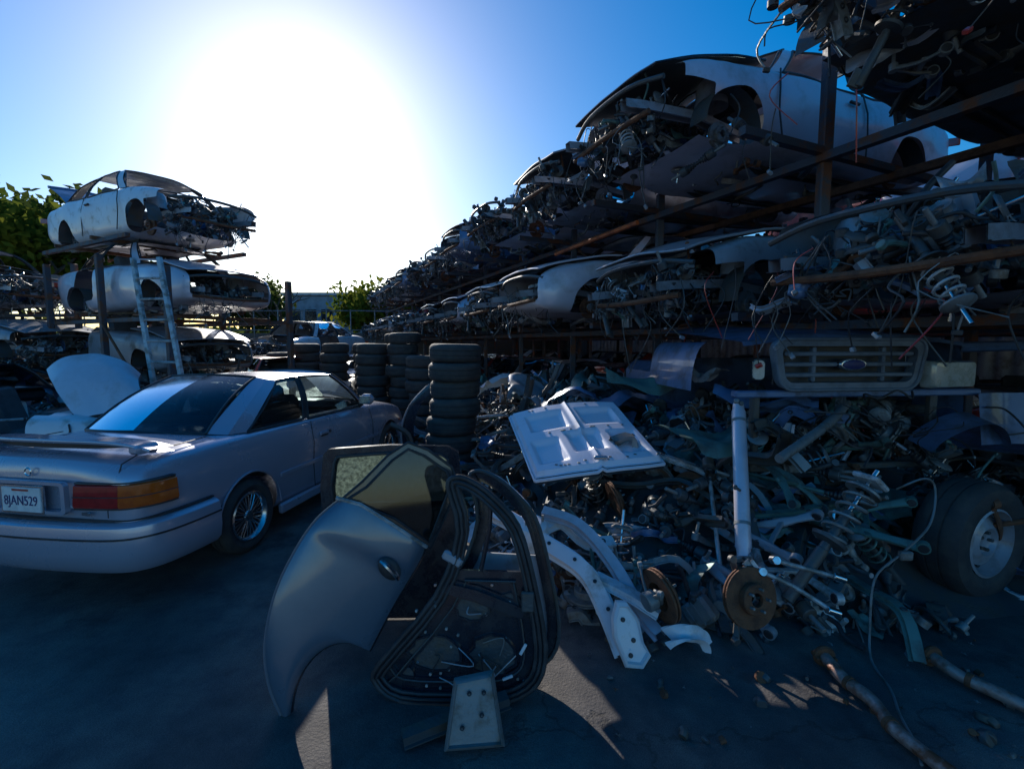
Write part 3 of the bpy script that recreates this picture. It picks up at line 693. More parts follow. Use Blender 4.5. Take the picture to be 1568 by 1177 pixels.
# ------------------------------------------------------------------ doors
def door_handle(mb,M):
    mb.add(lathe([(1e-4,.004),(.03,.003),(.05,.0),(.055,-.004)],20),m_black,M@RX(pi/2)@Matrix.Diagonal((1.1,.7,1,1))); mb.add(tube(spline([(-.055,-.006,0),(-.03,-.03,.004),(.03,-.03,.004),(.055,-.006,0)],4),[.008]+[.014]*11+[.008],8,flat=.7),m_chrome,M)
dA=empty('car_door'); MA=basis((-1.02,1.96,0),(.93,.36,0),(-.04,.16,1)); dA.matrix_world=MA
mb=MB()
Lc=spline([(-.005,0,0),(-.05,0,.14),(-.062,0,.32),(-.02,0,.52),(.06,0,.69),(.16,0,.83),(.27,0,.915)],6)
Rc=spline([(.03,0,.0),(.05,0,.10),(.10,0,.19),(.17,0,.245),(.25,0,.26),(.33,0,.235),(.38,0,.19)],3)+spline([(.38,0,.19),(.5,0,.38),(.63,0,.56),(.665,0,.63)],6)[1:]
def cv(C,t):
    s=t*(len(C)-1); i=min(int(s),len(C)-2); return C[i].lerp(C[i+1],s-i)
Top=spline([(.27,0,.915),(.36,0,.875),(.50,0,.765),(.665,0,.63)],6)
def skin(u,v,d=0):
    p=cv(Lc,v).lerp(cv(Rc,v),u)
    p=p+(cv(Top,u)-cv(Lc,1).lerp(cv(Rc,1),u))*v**3
    bulge=.036*math.sin(pi*min(1,max(0,u)))**.6*math.sin(pi*(.12+.8*v))**.7
    cr=.012/(1+math.exp(-(v-.78)/.012))*math.sin(pi*u)**.4
    return (p.x,-bulge-cr+d,p.z)
mb.add(grid(26,50,skin),m_doorA); mb.add(grid(26,40,lambda u,v:(skin(u,v)[0],.03,skin(u,v)[2])),m_black2)
for c in(Lc,Rc): mb.add(tube([(p.x,.010,p.z) for p in c],.014,6,flat=.6),m_doorA if c is Lc else m_black2)
mb.obj('skin',dA,ang=50)
mb=MB(); wo=[(.27,.915),(.37,.99),(.50,1.11),(.60,1.165),(.70,1.12),(.82,1.02),(.845,.93),(.79,.80),(.69,.62),(.50,.765)]
wi=offs(wo,.035); mb.add(ringf(wo,wi,.035,.0),m_black2); mb.add(extr(wi,.004,.018),m_glasst); 
for q in(wo,wi): mb.add(tube([(x,-.004,z) for x,z in q]+[(q[0][0],-.004,q[0][1])],.007,6),m_black)
mb.add(tube([(.25,-.012,.93),(.36,-.018,.885),(.5,-.02,.775),(.67,-.012,.635)],.010,6),m_alu)
mb.obj('window',dA)
mb=MB(); door_handle(mb,T(.48,-.048,.57)@RY(.9)@Matrix.Scale(1.1,4)); mb.obj('handle',dA)
dB=empty('car_door'); MBm=basis((-.22,2.03,.0),(.96,-.06,0),(.0,.12,1)); dB.matrix_world=MBm
polyB=smoothpoly([(-.30,-.0),(-.42,.08),(-.40,.17),(-.14,.49),(-.04,.78),(-.09,.99),(-.05,1.04),(.03,1.02),(.13,.95),(.25,.81),(.32,.58),(.375,.28),(.34,.11),(.2,.02),(.0,.0)],3)
inB=offs(polyB,.05)
mb=MB(); mb.add(ringf(polyB,inB,.06,-.01),m_black2)
for d,yy,rd in((.004,-.012,.012),(.026,-.018,.008),(.047,-.012,.009)):
    q=offs(polyB,d); mb.add(tube([(x,yy,z) for x,z in q]+[(q[0][0],yy,q[0][1])],rd,7),m_black)
lo=clipz(inB,.60)
mb.add(extr(lo,.02,.01),m_black2)
lo2=offs(lo,.05); mb.add(ringf(lo2,offs(lo,.065),.012,-.002),m_black2)
mb.add(tube([(x,-.006,z) for x,z in lo2]+[(lo2[0][0],-.006,lo2[0][1])],.004,5),m_dark)
for hx,hz,hr,k in((-.14,.22,.085,1.5),(.13,.22,.10,1.1),(.03,.44,.07,1.2),(.21,.46,.05,1.),(-.27,.12,.035,1)):
    q=[(hx+hr*k*math.cos(a*pi/8)+.15*hr*math.sin(3*a),hz+hr*math.sin(a*pi/8)) for a in range(16)]
    mb.add(ringf(q,inset(q,.90),.02,-.002),m_black2); mb.add(extr(inset(q,.9),.004,.006),m_dark)
for k in range(26): mb.add(cyl(.007,.012,8),R.choice([m_chrome,m_steel,m_alu]),T(R.uniform(-.25,.28),.006,R.uniform(.06,.57))@RX(pi/2))
for k in range(10):
    x=R.uniform(-.15,.2); z=R.uniform(.1,.5); mb.add(tube(spline([(x,-.005,z),(x+R.uniform(-.1,.1),-.03,z+R.uniform(-.08,.08)),(x+R.uniform(-.1,.12),-.005,z+R.uniform(-.12,.1))],5),.003,5),R.choice([m_black,m_steel,m_grey]))
mb.add(channel([(-.12,-.0,.53),(.05,-.01,.50),(.27,0,.42)],.035,.02,up=(0,-1,0)),m_black2)
mb.add(box(.10,.03,.045,.3),m_grey,T(-.06,-.01,.66)@RY(.5)); mb.add(box(.05,.012,.012,.2),m_white,T(.20,-.01,.13)@RY(-.4)); mb.add(box(.014,.01,.055,.2),m_white,T(.27,-.01,.26)@RY(.5)); mb.add(box(.06,.03,.09,.2),m_dark,T(.29,-.02,.48)); mb.add(box(.05,.01,.012,.2),m_white,T(.02,-.01,.09))
mb.add(tube([(.07,.01,.60),(.11,.01,.80),(.115,0.01,.93)],.011,6),m_black2)
mb.obj('inner_panel',dB)
dD=empty('car_door'); dD.matrix_world=basis((-.15,2.2,.02),(.98,-.12,0),(.0,.16,1))
mb=MB(); pD=[(x*1.02,z*.96) for x,z in polyB]; mb.add(ringf(pD,offs(pD,.06),.04,0),m_black2); q=offs(pD,.004); mb.add(tube([(x,-.01,z) for x,z in q]+[(q[0][0],-.01,q[0][1])],.010,6),m_dark)
mb.add(extr(clipz(offs(pD,.055),.58),.02,.015),m_grey); mb.obj('frame',dD)
dC=empty('car_door'); dC.matrix_world=basis((-1.12,2.66,0),(1,.02,0),(0,.06,1))
mb=MB()
wi=[(.07,.70),(.06,.82),(.075,.95),(.09,.985),(.12,.99),(.4,1.01),(.70,1.0),(.74,.97),(.75,.86),(.75,.72)]
wo2=[(.0,.64),(-.01,.80),(.01,1.0),(.04,1.03),(.08,1.035),(.4,1.055),(.74,1.045),(.80,1.01),(.82,.86),(.83,.64)]
mb.add(ringf(wo2,wi,.05,0),m_black2); mb.add(extr([(0,.12),(0,.68),(.83,.68),(.80,.12),(.7,.02),(.1,.02)],.05,.002),m_black2); mb.add(extr(wi,.004,.02),m_glassd)
mb.add(tube([(x,-.004,z) for x,z in wi+wi[:1]],.009,6),m_black); mb.obj('frame',dC)
mb=MB(); pl=[(-.10,.0),(-.06,.25),(.10,.27),(.14,.0)]
mb.add(pillow(pl,[(1.04,.02),(1,.0),(.9,-.012),(.86,.004),(.4,.0)]),m_steel)
for a,b in((0,.2),(.05,.12),(-.03,.08),(.06,.2)): mb.add(lathe([(.003,.004),(.007,.006),(.010,0)],12),m_black,T(a,-.01,b)@RX(pi/2))
o=mb.obj('pillar_offcut'); o.matrix_world=basis((-.17,1.76,.02),(1,.1,0),(.05,.35,.9))
mb=MB(); mb.add(channel(spline([(-.45,1.80,.03),(-.25,1.88,.05),(-.02,1.97,.07)],4),.045,.035),m_dark); mb.obj('sill_rail')
# ------------------------------------------------------------------ hood inner panel
hp=MB()
c00,c10,c11,c01=V((.17,3.35,.70)),V((1.14,3.45,.80)),V((.95,4.35,1.12)),V((-.02,4.2,1.03))
def hood(u,v,off=0):
    p=c00.lerp(c10,u).lerp(c01.lerp(c11,u),v)
    p+= V((0,-.06,-.02))*math.sin(pi*u)*(1-v)
    def cell(a,b,c,d,r=.04):
        dx=min(u-a,b-u);dy=min(v-c,d-v); k=min(dx,dy); return max(0,min(1,k/r))
    rec=max(cell(.06,.30,.12,.45),cell(.36,.64,.20,.50),cell(.70,.94,.12,.45),cell(.10,.44,.58,.86),cell(.56,.90,.58,.86))
    edge=min(u,1-u,v,1-v)
    z=.045*math.sin(pi*u)*1.0 - .035*rec - (.03 if edge<.02 else 0)+.008*noise.noise(V((u*3,v*3,2)))
    rib=.02*max(0,1-abs(u-.5)/.03)
    return p+V((0,-.05,1)).normalized()*(z+rib+off)
hp.add(grid(80,56,hood),m_lav); hp.add(grid(40,28,lambda u,v:hood(u,v,-.05)),m_black)
hp.add(tube([hood(k/30,0,-.02) for k in range(31)],.014,6),m_lav)
for s in(0,1): hp.add(tube([hood(s,k/20,-.02) for k in range(21)],.013,6),m_lav)
hp.add(tube([hood(k/30,1,-.02) for k in range(31)],.013,6),m_lav)
for k in range(26):
    u,v=R.uniform(.04,.96),R.choice([.06,.53,.93,.08]); p=hood(u,v,.002); hp.add(lathe([(.001,.001),(.010,.002),(.013,.0)],10),m_black,T(*p))
hp.add(box(.10,.04,.03,.3),m_chrome,T(*hood(.5,.04,.01)))
hp.obj('car_hood')
# ------------------------------------------------------------------ scrap pile
def ss(t): t=max(0,min(1,t)); return t*t*(3-2*t)
def H(x,y):
    d1=(x+1.75)*.911+(y-7)*.412; d2=(y-2.45)*1.0; d3=(3.9-x)
    h=1.0*ss(min(d1,d2,d3+.3)/1.5)
    if x>2.3: h*=1-.35*ss((x-2.3)/.5)
    return h
mb=MB()
def mound(u,v):
    x=-2+u*6.2;y=2.2+v*6; return (x,y,H(x,y)*.66-.04+.12*noise.noise(V((x*3,y*3,0)))*min(1,H(x,y)*3))
mb.add(grid(70,70,mound),m_dark)
cnt=0
while cnt<1200:
    x=R.uniform(-1.8,3.4);y=R.uniform(2.35,7.2)
    if R.random()>(1.15-.13*(y-2.3)): continue
    h=H(x,y)
    if h<.012: continue
    if math.hypot(x+.69,y-5.4)<.38 : continue
    if math.hypot(x-2.85,y-2.95)<.45: continue
    s=R.uniform(.22,.68) if y>2.8 else R.uniform(.14,.40)
    kz=R.uniform(-.12,.12)*min(1,h*4)
    if -.15<x<1.3 and 3.1<y<4.5 : kz-=.16; s=min(s,.35)
    M=T(x,y,max(.03,h*.85+kz))@RZ(R.uniform(0,6.28))@RX(R.gauss(0,.5))@RY(R.gauss(0,.5))
    part(mb,M,s); cnt+=1
# large subframes, arms and rails lying on the front slope
for k in range(30):
    x=R.uniform(.5,2.5);y=R.uniform(2.7,3.7)
    if math.hypot(x-2.85,y-2.95)<.8: continue
    if x<1.3 and y>3.1: continue
    M=T(x,y,H(x,y)*.85+R.uniform(.04,.16))@RZ(R.choice([0,1])*pi+R.gauss(-1.2,.8))@RY(R.gauss(.1,.35))@RX(R.gauss(0,.3))
    R.choice([p_arm,p_channel,p_axle,p_channel,p_arm])(mb,M,R.uniform(.55,.85),R.choice([m_steel,m_grey,m_alu,m_teal,m_dark]))
mb.obj('scrap_heap',ang=35)
mb=MB()
for k in range(150):
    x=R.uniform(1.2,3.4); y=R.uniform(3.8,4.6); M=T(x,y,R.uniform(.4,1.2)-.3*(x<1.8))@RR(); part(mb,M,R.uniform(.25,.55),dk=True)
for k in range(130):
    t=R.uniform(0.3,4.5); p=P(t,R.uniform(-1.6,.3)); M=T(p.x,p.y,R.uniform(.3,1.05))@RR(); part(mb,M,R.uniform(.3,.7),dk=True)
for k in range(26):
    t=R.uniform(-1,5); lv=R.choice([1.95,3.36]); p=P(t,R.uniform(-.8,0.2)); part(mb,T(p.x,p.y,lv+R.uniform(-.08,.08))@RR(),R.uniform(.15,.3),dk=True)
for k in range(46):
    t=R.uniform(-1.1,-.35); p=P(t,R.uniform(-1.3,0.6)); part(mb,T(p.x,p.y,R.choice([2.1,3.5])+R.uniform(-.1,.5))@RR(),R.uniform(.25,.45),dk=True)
mb.obj('scrap_heap',ang=35)
mb=MB()
for k in range(140):
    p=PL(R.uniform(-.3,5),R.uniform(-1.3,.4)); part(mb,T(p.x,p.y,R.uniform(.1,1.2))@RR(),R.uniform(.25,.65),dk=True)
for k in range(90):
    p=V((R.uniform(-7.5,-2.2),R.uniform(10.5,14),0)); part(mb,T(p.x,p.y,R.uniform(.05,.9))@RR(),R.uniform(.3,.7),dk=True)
mb.obj('scrap_heap',ang=35)
mb=MB()
for k in range(60):
    x=R.uniform(.4,2.6);y=R.uniform(1.7,2.5); m=R.choice([m_dark,m_steel,m_rust]); R.choice([p_tube,p_knuckle])(mb,T(x,y,.008)@RZ(R.uniform(0,6.3)),R.uniform(.015,.05),m)
mb.obj('ground_debris')
# ------------------------------------------------------------------ named hero parts
mb=MB(); a=V((1.60,3.30,1.22));b=V((1.38,2.70,.38)); d=(b-a).normalized()
mb.add(tube([a,a+d*.05,a+d*.06,b-d*.06,b-d*.05,b],[.035,.04,.046,.046,.04,.036],18),m_lavp)
for q in(a,b): mb.add(box(.10,.035,.035,.2),m_steel,T(*q)@RR()); mb.add(cyl(.016,.11,10),m_dark,T(*q)@RX(1.3))
for t in(.12,.8): p=a.lerp(b,t); mb.add(tube([p,p+d*.02],.049,16),m_steel)
mb.obj('driveshaft')
mb=MB(); 
M=Matrix.Translation((1.66,2.50,.44))@V((.30,.08,.36)).to_track_quat('Z','Y').to_matrix().to_4x4()@Matrix.Scale(1.25,4)@T(0,0,.12)
p_spring(mb,M,1,m_steel); mb.add(box(.12,.1,.025,.3),m_alu,M@T(0,0,.34)); mb.obj('coilover_strut')
mb=MB(); M=T(1.27,2.40,.30)@RX(pi/2-.25)@RY(.25); p_disc(mb,M@Matrix.Scale(1.08,4),1,m_rust); p_knuckle(mb,M@T(0,0,-.08),.6,m_dark); mb.obj('brake_disc')
mb=MB(); M=T(.80,2.42,.30)@RZ(.35)@RY(1.35); p_disc(mb,M@Matrix.Scale(1.1,4),1,m_rust); p_knuckle(mb,M@T(0,0,-.07),.5,m_steel); mb.obj('brake_disc')
mb=MB()
rp=spline([(-.22,2.95,.62),(.02,2.82,.54),(.22,2.72,.44),(.42,2.58,.35),(.52,2.45,.19),(.58,2.30,.05)],6)
mb.add(channel(rp,.07,.05,up=(-.3,-.6,.8)),m_white)
mb.add(tube([p+V((.0,.03,.045)) for p in rp],.012,6),m_lav)
for k in range(4,len(rp)-3,4): mb.add(cyl(.011,.006,10),m_black,T(*(rp[k]+V((0,-.022,.03))))@RX(.7))
mb.add(channel(spline([(.20,2.95,.57),(.42,2.85,.52),(.60,2.70,.35),(.72,2.50,.16),(.78,2.35,.12)],6),.045,.04,up=(-.2,-.5,.8)),m_lavp)
mb.add(lathe([(.03,.05),(.055,.05),(.06,.04),(.09,.03),(.11,.0),(.12,-.10)],26),m_white,T(.12,2.82,.52)@RX(.3)@RY(.1))
for k in range(3): mb.add(cyl(.008,.04,8),m_steel,T(.12+.07*math.cos(k*2.1),2.82+.07*math.sin(k*2.1),.575))
bl=[(-.06,-.13),(-.075,.02),(-.05,.1),(.0,.17),(.05,.15),(.085,.05),(.07,-.06),(.085,-.13),(.02,-.17)]
BM=basis((.60,2.30,.15),(.9,.3,.2),(-.1,.35,1))
mb.add(pillow(bl,[(1.05,.02),(1,0),(.88,-.01),(.82,.008),(.4,.006)]),m_white,BM)
for a_,b_ in((0,.08),(.02,-.03),(-.02,-.09)): mb.add(cyl(.012,.01,12),m_black,BM@T(a_,.004,b_)@RX(pi/2))
mb.add(channel([(.48,2.6,.31),(.66,2.52,.25),(.80,2.42,.20)],.07,.03),m_white)
mb.obj('frame_rail',ang=30)
mb=MB()
def shr(u,v): 
    a=-.9+2.2*u; r=.11+.03*math.sin(9*v+3*u); return (.90+r*math.sin(a)*1.1,2.26+.10*v-.02*math.sin(5*u),.05+r*math.cos(a)*.9-.01+.05*v)
mb.add(grid(18,10,shr),m_white); mb.obj('plastic_shroud')
mb=MB()
for pts in [[(1.35,2.45,.42),(1.5,2.4,.36),(1.66,2.32,.27)],[(1.45,2.5,.46),(1.75,2.42,.40)]]:
    mb.add(tube(spline(pts,5),.012,8),m_alu); mb.add(cyl(.024,.05,12),m_chrome,T(*pts[0])@RX(1.2)); mb.add(cyl(.021,.07,12),m_chrome,T(*pts[-1])@RY(1.9))
mb.obj('tie_rod')
m_exh=mat('burnt_exhaust_steel',(.42,.30,.27),.5,.35,(.20,.07,.035),9,(.42,.6),bump=.3)
def exhaust(pts,name='exhaust_pipe'):
    mb=MB(); S=spline(pts,8); mb.add(tube(S,[.027+.003*math.sin(k*.35)**2 for k in range(len(S))],16),m_exh); 
    for k in(9,22): mb.add(tube([S[k],S[k+1]],.034,16),m_rust)
    d=(S[0]-S[1]).normalized(); q=d.to_track_quat('Z','Y').to_matrix().to_4x4()
    mb.add(lathe([(.02,-.012),(.05,-.012),(.055,0),(.05,.012),(.03,.012),(.02,.0)],20),m_rust,T(*S[0])@q)
    for a in(0,pi): mb.add(cyl(.009,.06,8),m_rust,T(*S[0])@q@T(.042*math.cos(a),.042*math.sin(a),0))
    return mb.obj(name)
exhaust([(1.60,2.28,.055),(1.59,2.12,.05),(1.62,1.98,.05),(1.60,1.82,.045),(1.66,1.6,.04)]); exhaust([(2.15,2.28,.055),(2.17,2.14,.05),(2.26,1.98,.05),(2.33,1.8,.04),(2.5,1.6,.04)])
mb=MB(); mb.add(tube(spline([(2.30,2.75,.78),(2.42,2.7,.86),(2.47,2.68,.80),(2.38,2.6,.62),(2.15,2.5,.50),(1.98,2.46,.38),(1.92,2.40,.15),(1.86,2.3,.02),(1.80,2.1,.012),(1.72,1.95,.012),(1.66,1.8,.012),(1.6,1.7,.012)],8),.006,6),m_steel)
mb.add(box(.07,.035,.05,.2),m_steel,T(2.16,2.49,.49)); mb.obj('brake_cable')
mb=MB(); 
for (x,y,z,s,m) in [(-.45,4.9,.35,.4,m_blue),(-.2,5.0,.55,.35,m_blue),(.7,5.0,1.12,.55,m_blue),(1.3,4.6,1.25,.5,m_teal),(1.75,4.3,1.35,.5,m_white),(.2,5.8,1.1,.6,m_grey),(.3,5.2,1.0,.5,m_grey),(1.5,3.5,.95,.6,m_teal),(1.1,4.7,1.1,.7,m_blue),(-.1,6.2,1.15,.7,m_white),(.9,5.6,1.2,.8,m_teal),(2.0,3.7,1.15,.5,m_blue),(.6,4.8,.95,.6,m_grey)]:
    p_sheet(mb,T(x,y,z)@RZ(R.uniform(0,6))@RX(R.uniform(-.5,.5)),s*1.3,m)
mb.obj('body_panel')
mb=MB()
pts=[(-1.35,5.9,.05),(-1.42,5.95,.5),(-1.30,5.9,.85),(-1.05,5.8,1.12)]
FS=spline(pts,8)
def fen(u,v):
    p=FS[int(u*(len(FS)-1))]; return p+V((.22*v*(1-.5*u),-.1*v,.05*math.sin(pi*v)))
mb.add(grid(24,6,fen),m_black2); mb.add(tube(FS,.015,6),m_grey); 
mb.obj('fender_panel')
# ------------------------------------------------------------------ truck front
tr=empty('pickup_truck'); tr.matrix_world=T(2.52,3.40,0)@RZ(.10)
mb=MB()
def trap(P,k): return [(x*(1+k*(z)),z) for x,z in P]
go=trap(rr(1.12,.36,.09),.35); gi=trap(rr(1.02,.26,.06),.35)
mb.add(ringf(go,gi,.07,-.03),m_grille)
mb.add(tube([(x,-.035,z) for x,z in go+go[:1]],.012,6),m_grille)
for z in(-.075,0,.075): mb.add(box(1.0,.05,.030,.3),m_grille,T(0,0,z))
for x in(-.27,.27): mb.add(box(.03,.05,.25,.3),m_grille,T(x,0.005,0))
mb.add(pillow([(.095*math.cos(a*pi/12),.04*math.sin(a*pi/12)) for a in range(24)],[(1.12,.0),(1.1,-.035),(1,-.045),(.5,-.05)]),m_chrome,T(0,-.01,0)); mb.add(pillow([(.085*math.cos(a*pi/12),.033*math.sin(a*pi/12)) for a in range(24)],[(1,-.05),(.5,-.056)]),m_navy,T(0,-.01,0))
mb.add(box(1.04,.02,.30,.1),m_black,T(0,.075,0))
o=mb.obj('grille',tr); o.location=(-.10,0,1.50)
mb=MB()
mb.add(pillow(rr(.42,.20,.03),[(1.02,.06),(1,-.0),(.9,-.03),(.5,-.035)]),m_lens,T(.76,.02,1.42)@RZ(.12))
mb.add(pillow(rr(.08,.15,.03),[(1.02,.06),(1,-.0),(.9,-.03)]),m_lens,T(-.74,.06,1.46)@RZ(-.5))
mb.obj('headlamps',tr)
mb=MB()
mb.add(box(1.95,.08,.05,.2),m_blue,T(.05,.06,1.285)); mb.add(box(1.5,.06,.05,.2),m_dark,T(0,.12,.72))
for x in(-.72,.72): mb.add(box(.06,.06,.6,.2),m_dark,T(x,.12,1.0))
def hoodt(u,v): return ((u-.5)*(1.75+.1*v),.06+1.4*v,1.66+.10*math.sin(v*1.4)+.05*math.sin(pi*u)+.02*math.sin(pi*u*2)**2)
mb.add(grid(20,10,hoodt),m_blue); mb.add(grid(20,3,lambda u,v:((u-.5)*1.75,.06-.02*v,1.66-.03*v+.05*math.sin(pi*u)+.02*math.sin(2*pi*u)**2)),m_blue)
mb.add(tube([(1.0,.2,1.62),(2.4,-.05,1.66)],.04,8),m_blue)
for sg in(-1,1):
    y0=.55 if sg<0 else .12
    mb.add(grid(8,14,lambda u,v:(sg*(.86+.14*math.sin(u*pi/2)),y0+(1.42-y0)*v,1.66-(.40 if sg<0 else .62)*u*u)),m_blue)
    mb.add(channel([(sg*.4,-.05,.62),(sg*.4,.8,.62),(sg*.4,2.2,.55)],.09,.14),m_dark)
mb.add(grid(18,4,lambda u,v:(.52+.65*u,-.10-.10*math.sin(pi*u)+.2*v,.86+.22*math.sin(pi*u)**.7+.06*v)),m_blue)
mb.add(grid(10,6,lambda u,v:(.95+.6*u,-.02+.02*math.sin(4*u)-.05*v,1.28-.38*v)),m_blue)
mb.add(box(1.75,.06,.7,.1),m_blue,T(0,1.5,1.15)); mb.add(box(1.8,1.0,.5,.2),m_blue,T(0,2.0,1.2))
mb.obj('body',tr)
mb=MB()
for k in range(120):
    part(mb,T(R.uniform(-.7,.95),R.uniform(.05,.7),R.uniform(.5,1.15))@RR(),R.uniform(.2,.45))
for k in range(14): 
    x=R.uniform(-.5,1.0); p_hose(mb,T(x,-.05,R.uniform(1,1.25)),.6,m_black)
mb.add(tube(spline([(-.95,-.5,.95),(-.4,-.2,1.1),(.0,.1,1.2)],5),.03,10),m_steel)
mb.obj('engine_bay',tr)
mb=MB(); wheel(mb,T(.46,-.44,.38)@RZ(.22)@RX(pi/2),.38,.22,.27,'steel'); wheel(mb,T(-1.0,.8,.38)@RX(pi/2)@RY(0),.38,.2,.25,'steel')
mb.add(cyl(.05,.5,12),m_dark,T(.46,-.1,.42)@RX(pi/2))
mb.obj('front_wheels',tr)
mb=MB()
for k in range(30):
    p=P(R.uniform(-1.2,.6),R.uniform(-1.5,-.5),R.choice([1.95,3.4,2.2])); l=R.uniform(.2,.6)
    Q=[p,p+V((R.uniform(-.1,.1),R.uniform(-.1,.1),-.3*l)),p+V((R.uniform(-.12,.12),0,-l))]; mb.add(tube(spline(Q,5),R.uniform(.003,.006),5),R.choice([m_black,m_dark,m_black,m_red])); 
    if R.random()<.4: mb.add(box(.045,.03,.025,.2),R.choice([m_black,m_grey,m_red]),T(*Q[-1])@RR())
mb.obj('wiring_harness')
mb=MB()
def lh(u,v):
    a=V((-5.55,5.6,1.46)).lerp(V((-4.55,5.75,1.40)),u); b=V((-4.85,5.2,.80)).lerp(V((-4.2,5.35,1.0)),u); p=a.lerp(b,v)
    k=math.sin(pi*u); p=p+V((0,0,.10*k*(1-v)-.12*abs(2*u-1)**3*(1-v)))
    return p+V((0,-.06*math.sin(pi*v),.04*math.sin(pi*v)+.02*noise.noise(V((u*4,v*4,0)))))
mb.add(grid(24,16,lh),m_lavp); mb.add(grid(24,16,lambda u,v:lh(u,v)-V((0,-.02,.02))),m_black)
for k in range(14): part(mb,T(R.uniform(-6,-4.6),R.uniform(5.0,5.7),R.uniform(.4,.85))@RR(),.5)
mb.obj('car_hood')
# ------------------------------------------------------------------ trees
def tree(x,y,h,cr,n,leaf,seed,base=.35,ls=.11,name='tree'):
    rr_=random.Random(seed); root=empty(name); root.location=(x,y,0); mb=MB()
    tips=[]
    def br(p,d,l,r,dep):
        q=[p]
        for k in range(3): d=(d+V((rr_.uniform(-.25,.25),rr_.uniform(-.25,.25),rr_.uniform(-.05,.2)))).normalized(); q.append(q[-1]+d*l/3)
        mb.add(tube(spline(q,2),[r*(1-.45*i/6) for i in range(7)],6),m_bark)
        if dep==0 or dep==1: tips.append(q[-1]); tips.append(q[2])
        if dep: 
            for k in range(rr_.randint(3,4)):
                a=rr_.uniform(0,6.28); br(q[-1] if k<2 else q[2],(d*.6+V((math.cos(a),math.sin(a),rr_.uniform(-.1,.6)))*.8).normalized(),l*.68,r*.52,dep-1)
    br(V((0,0,0)),V((0,0,1)),h*base,h*.028,3)
    mb.obj('trunk_and_limbs',root)
    if leaf:
        ml=MB()
        vs=[];fs=[]
        for k in range(n):
            t=rr_.choice(tips); p=t+V((rr_.gauss(0,cr),rr_.gauss(0,cr),rr_.gauss(0,cr*.7)))
            a=V((rr_.gauss(0,1),rr_.gauss(0,1),rr_.gauss(0,1))).normalized(); b=a.orthogonal().normalized(); s=ls*rr_.uniform(.6,1.4)
            o=len(vs); vs+=[p-a*s,p+b*s*.5,p+a*s,p-b*s*.5]; fs.append((o,o+1,o+2,o+3))
        ml.add((vs,fs),leaf); ml.obj('leaves',root)
tree(-13.6,12.8,7.4,.42,9000,m_leaf,3,ls=.12); tree(-16.5,17.0,8.0,.6,9000,m_leaf2,5,ls=.15)
tree(-17.5,31,6.8,.55,7000,m_leaf2,6,ls=.18); tree(-8.2,30,7.2,.55,7000,m_leaf,9,ls=.18); tree(-11.6,25,6.0,.3,0,None,12,base=.36,name='bare_tree')
tree(-24,30,8,.7,7000,m_leaf2,14,ls=.2)
vs=[];fs=[];r2=random.Random(5)
for k in range(26000):
    x=r2.uniform(-110,70); c=noise.noise(V((x*.12,0,3))); hh=3.6+2.2*c+1.2*noise.noise(V((x*.6,1,3)))
    y=70+r2.gauss(0,2.5)+abs(x)*.1; z=r2.uniform(0,1)**.8*hh*(1-.1*r2.random()); s=.35*r2.uniform(.6,1.4)
    a=V((r2.gauss(0,1),r2.gauss(0,1),r2.gauss(0,1))).normalized(); b=a.orthogonal().normalized(); p=V((x,y,z)); o=len(vs); vs+=[p-a*s,p+b*s*.7,p+a*s,p-b*s*.7]; fs.append((o,o+1,o+2,o+3))
ml=MB(); ml.add((vs,fs),m_leaf2); ml.obj('distant_trees')
# ------------------------------------------------------------------ building & fence
root=empty('warehouse_building'); root.location=(-14.8,42,0)
mb=MB(); mb.add(box(7,8,5.4,.01),m_conc,T(0,0,2.7)); mb.add(box(7.3,8.3,.25,.1),m_grey,T(0,0,5.55))
for k in range(5): mb.add(box(.9,.06,.9,.05),m_black2,T(-2.6+1.3*k,-4.03,3.9)); mb.add(box(1.,.1,.08,.1),m_grey,T(-2.6+1.3*k,-4.06,3.4))
mb.add(box(2.4,.08,3,.03),m_grey,T(1.5,-4.05,1.5)); mb.obj('walls',root)
mb=MB()
for k in range(40):
    x=-38+k*1.2; mb.add(cyl(.03,3.3,8),m_steel,T(x,23.5,1.65)); mb.add(box(1.17,.02,2.1,.02),m_dark,T(x+.6,23.5,1.1))
for z in(3.25,2.3): mb.add(tube([(-38,23.5,z),(10,23.5,z)],.025,6),m_steel)
mb.obj('fence')
# ------------------------------------------------------------------ ground
g=MB(); g.add(([(-400,-100,0),(400,-100,0),(400,900,0),(-400,900,0)],[(0,1,2,3)]),m_black)
gm=bpy.data.materials.new('asphalt'); gm.use_nodes=True; nt=gm.node_tree; N=nt.nodes; L=nt.links; b=N['Principled BSDF']
tc=N.new('ShaderNodeTexCoord')
def nz(s,d=8,r=.6):
    n=N.new('ShaderNodeTexNoise'); n.inputs['Scale'].default_value=s; n.inputs['Detail'].default_value=d; n.inputs['Roughness'].default_value=r; L.new(tc.outputs['Object'],n.inputs['Vector']); return n
n1=nz(.9); n2=nz(70,4); n3=nz(4,10,.7)
r1=N.new('ShaderNodeValToRGB'); r1.color_ramp.elements[0].position=.35; r1.color_ramp.elements[1].position=.7; r1.color_ramp.elements[0].color=(.068,.066,.075,1); r1.color_ramp.elements[1].color=(.17,.152,.142,1)
L.new(n3.outputs['Fac'],r1.inputs[0])
r2_=N.new('ShaderNodeValToRGB'); r2_.color_ramp.elements[0].position=.42; r2_.color_ramp.elements[1].position=.62; r2_.color_ramp.elements[0].color=(.6,.6,.6,1); r2_.color_ramp.elements[1].color=(1.25,1.22,1.15,1)
L.new(n1.outputs['Fac'],r2_.inputs[0])
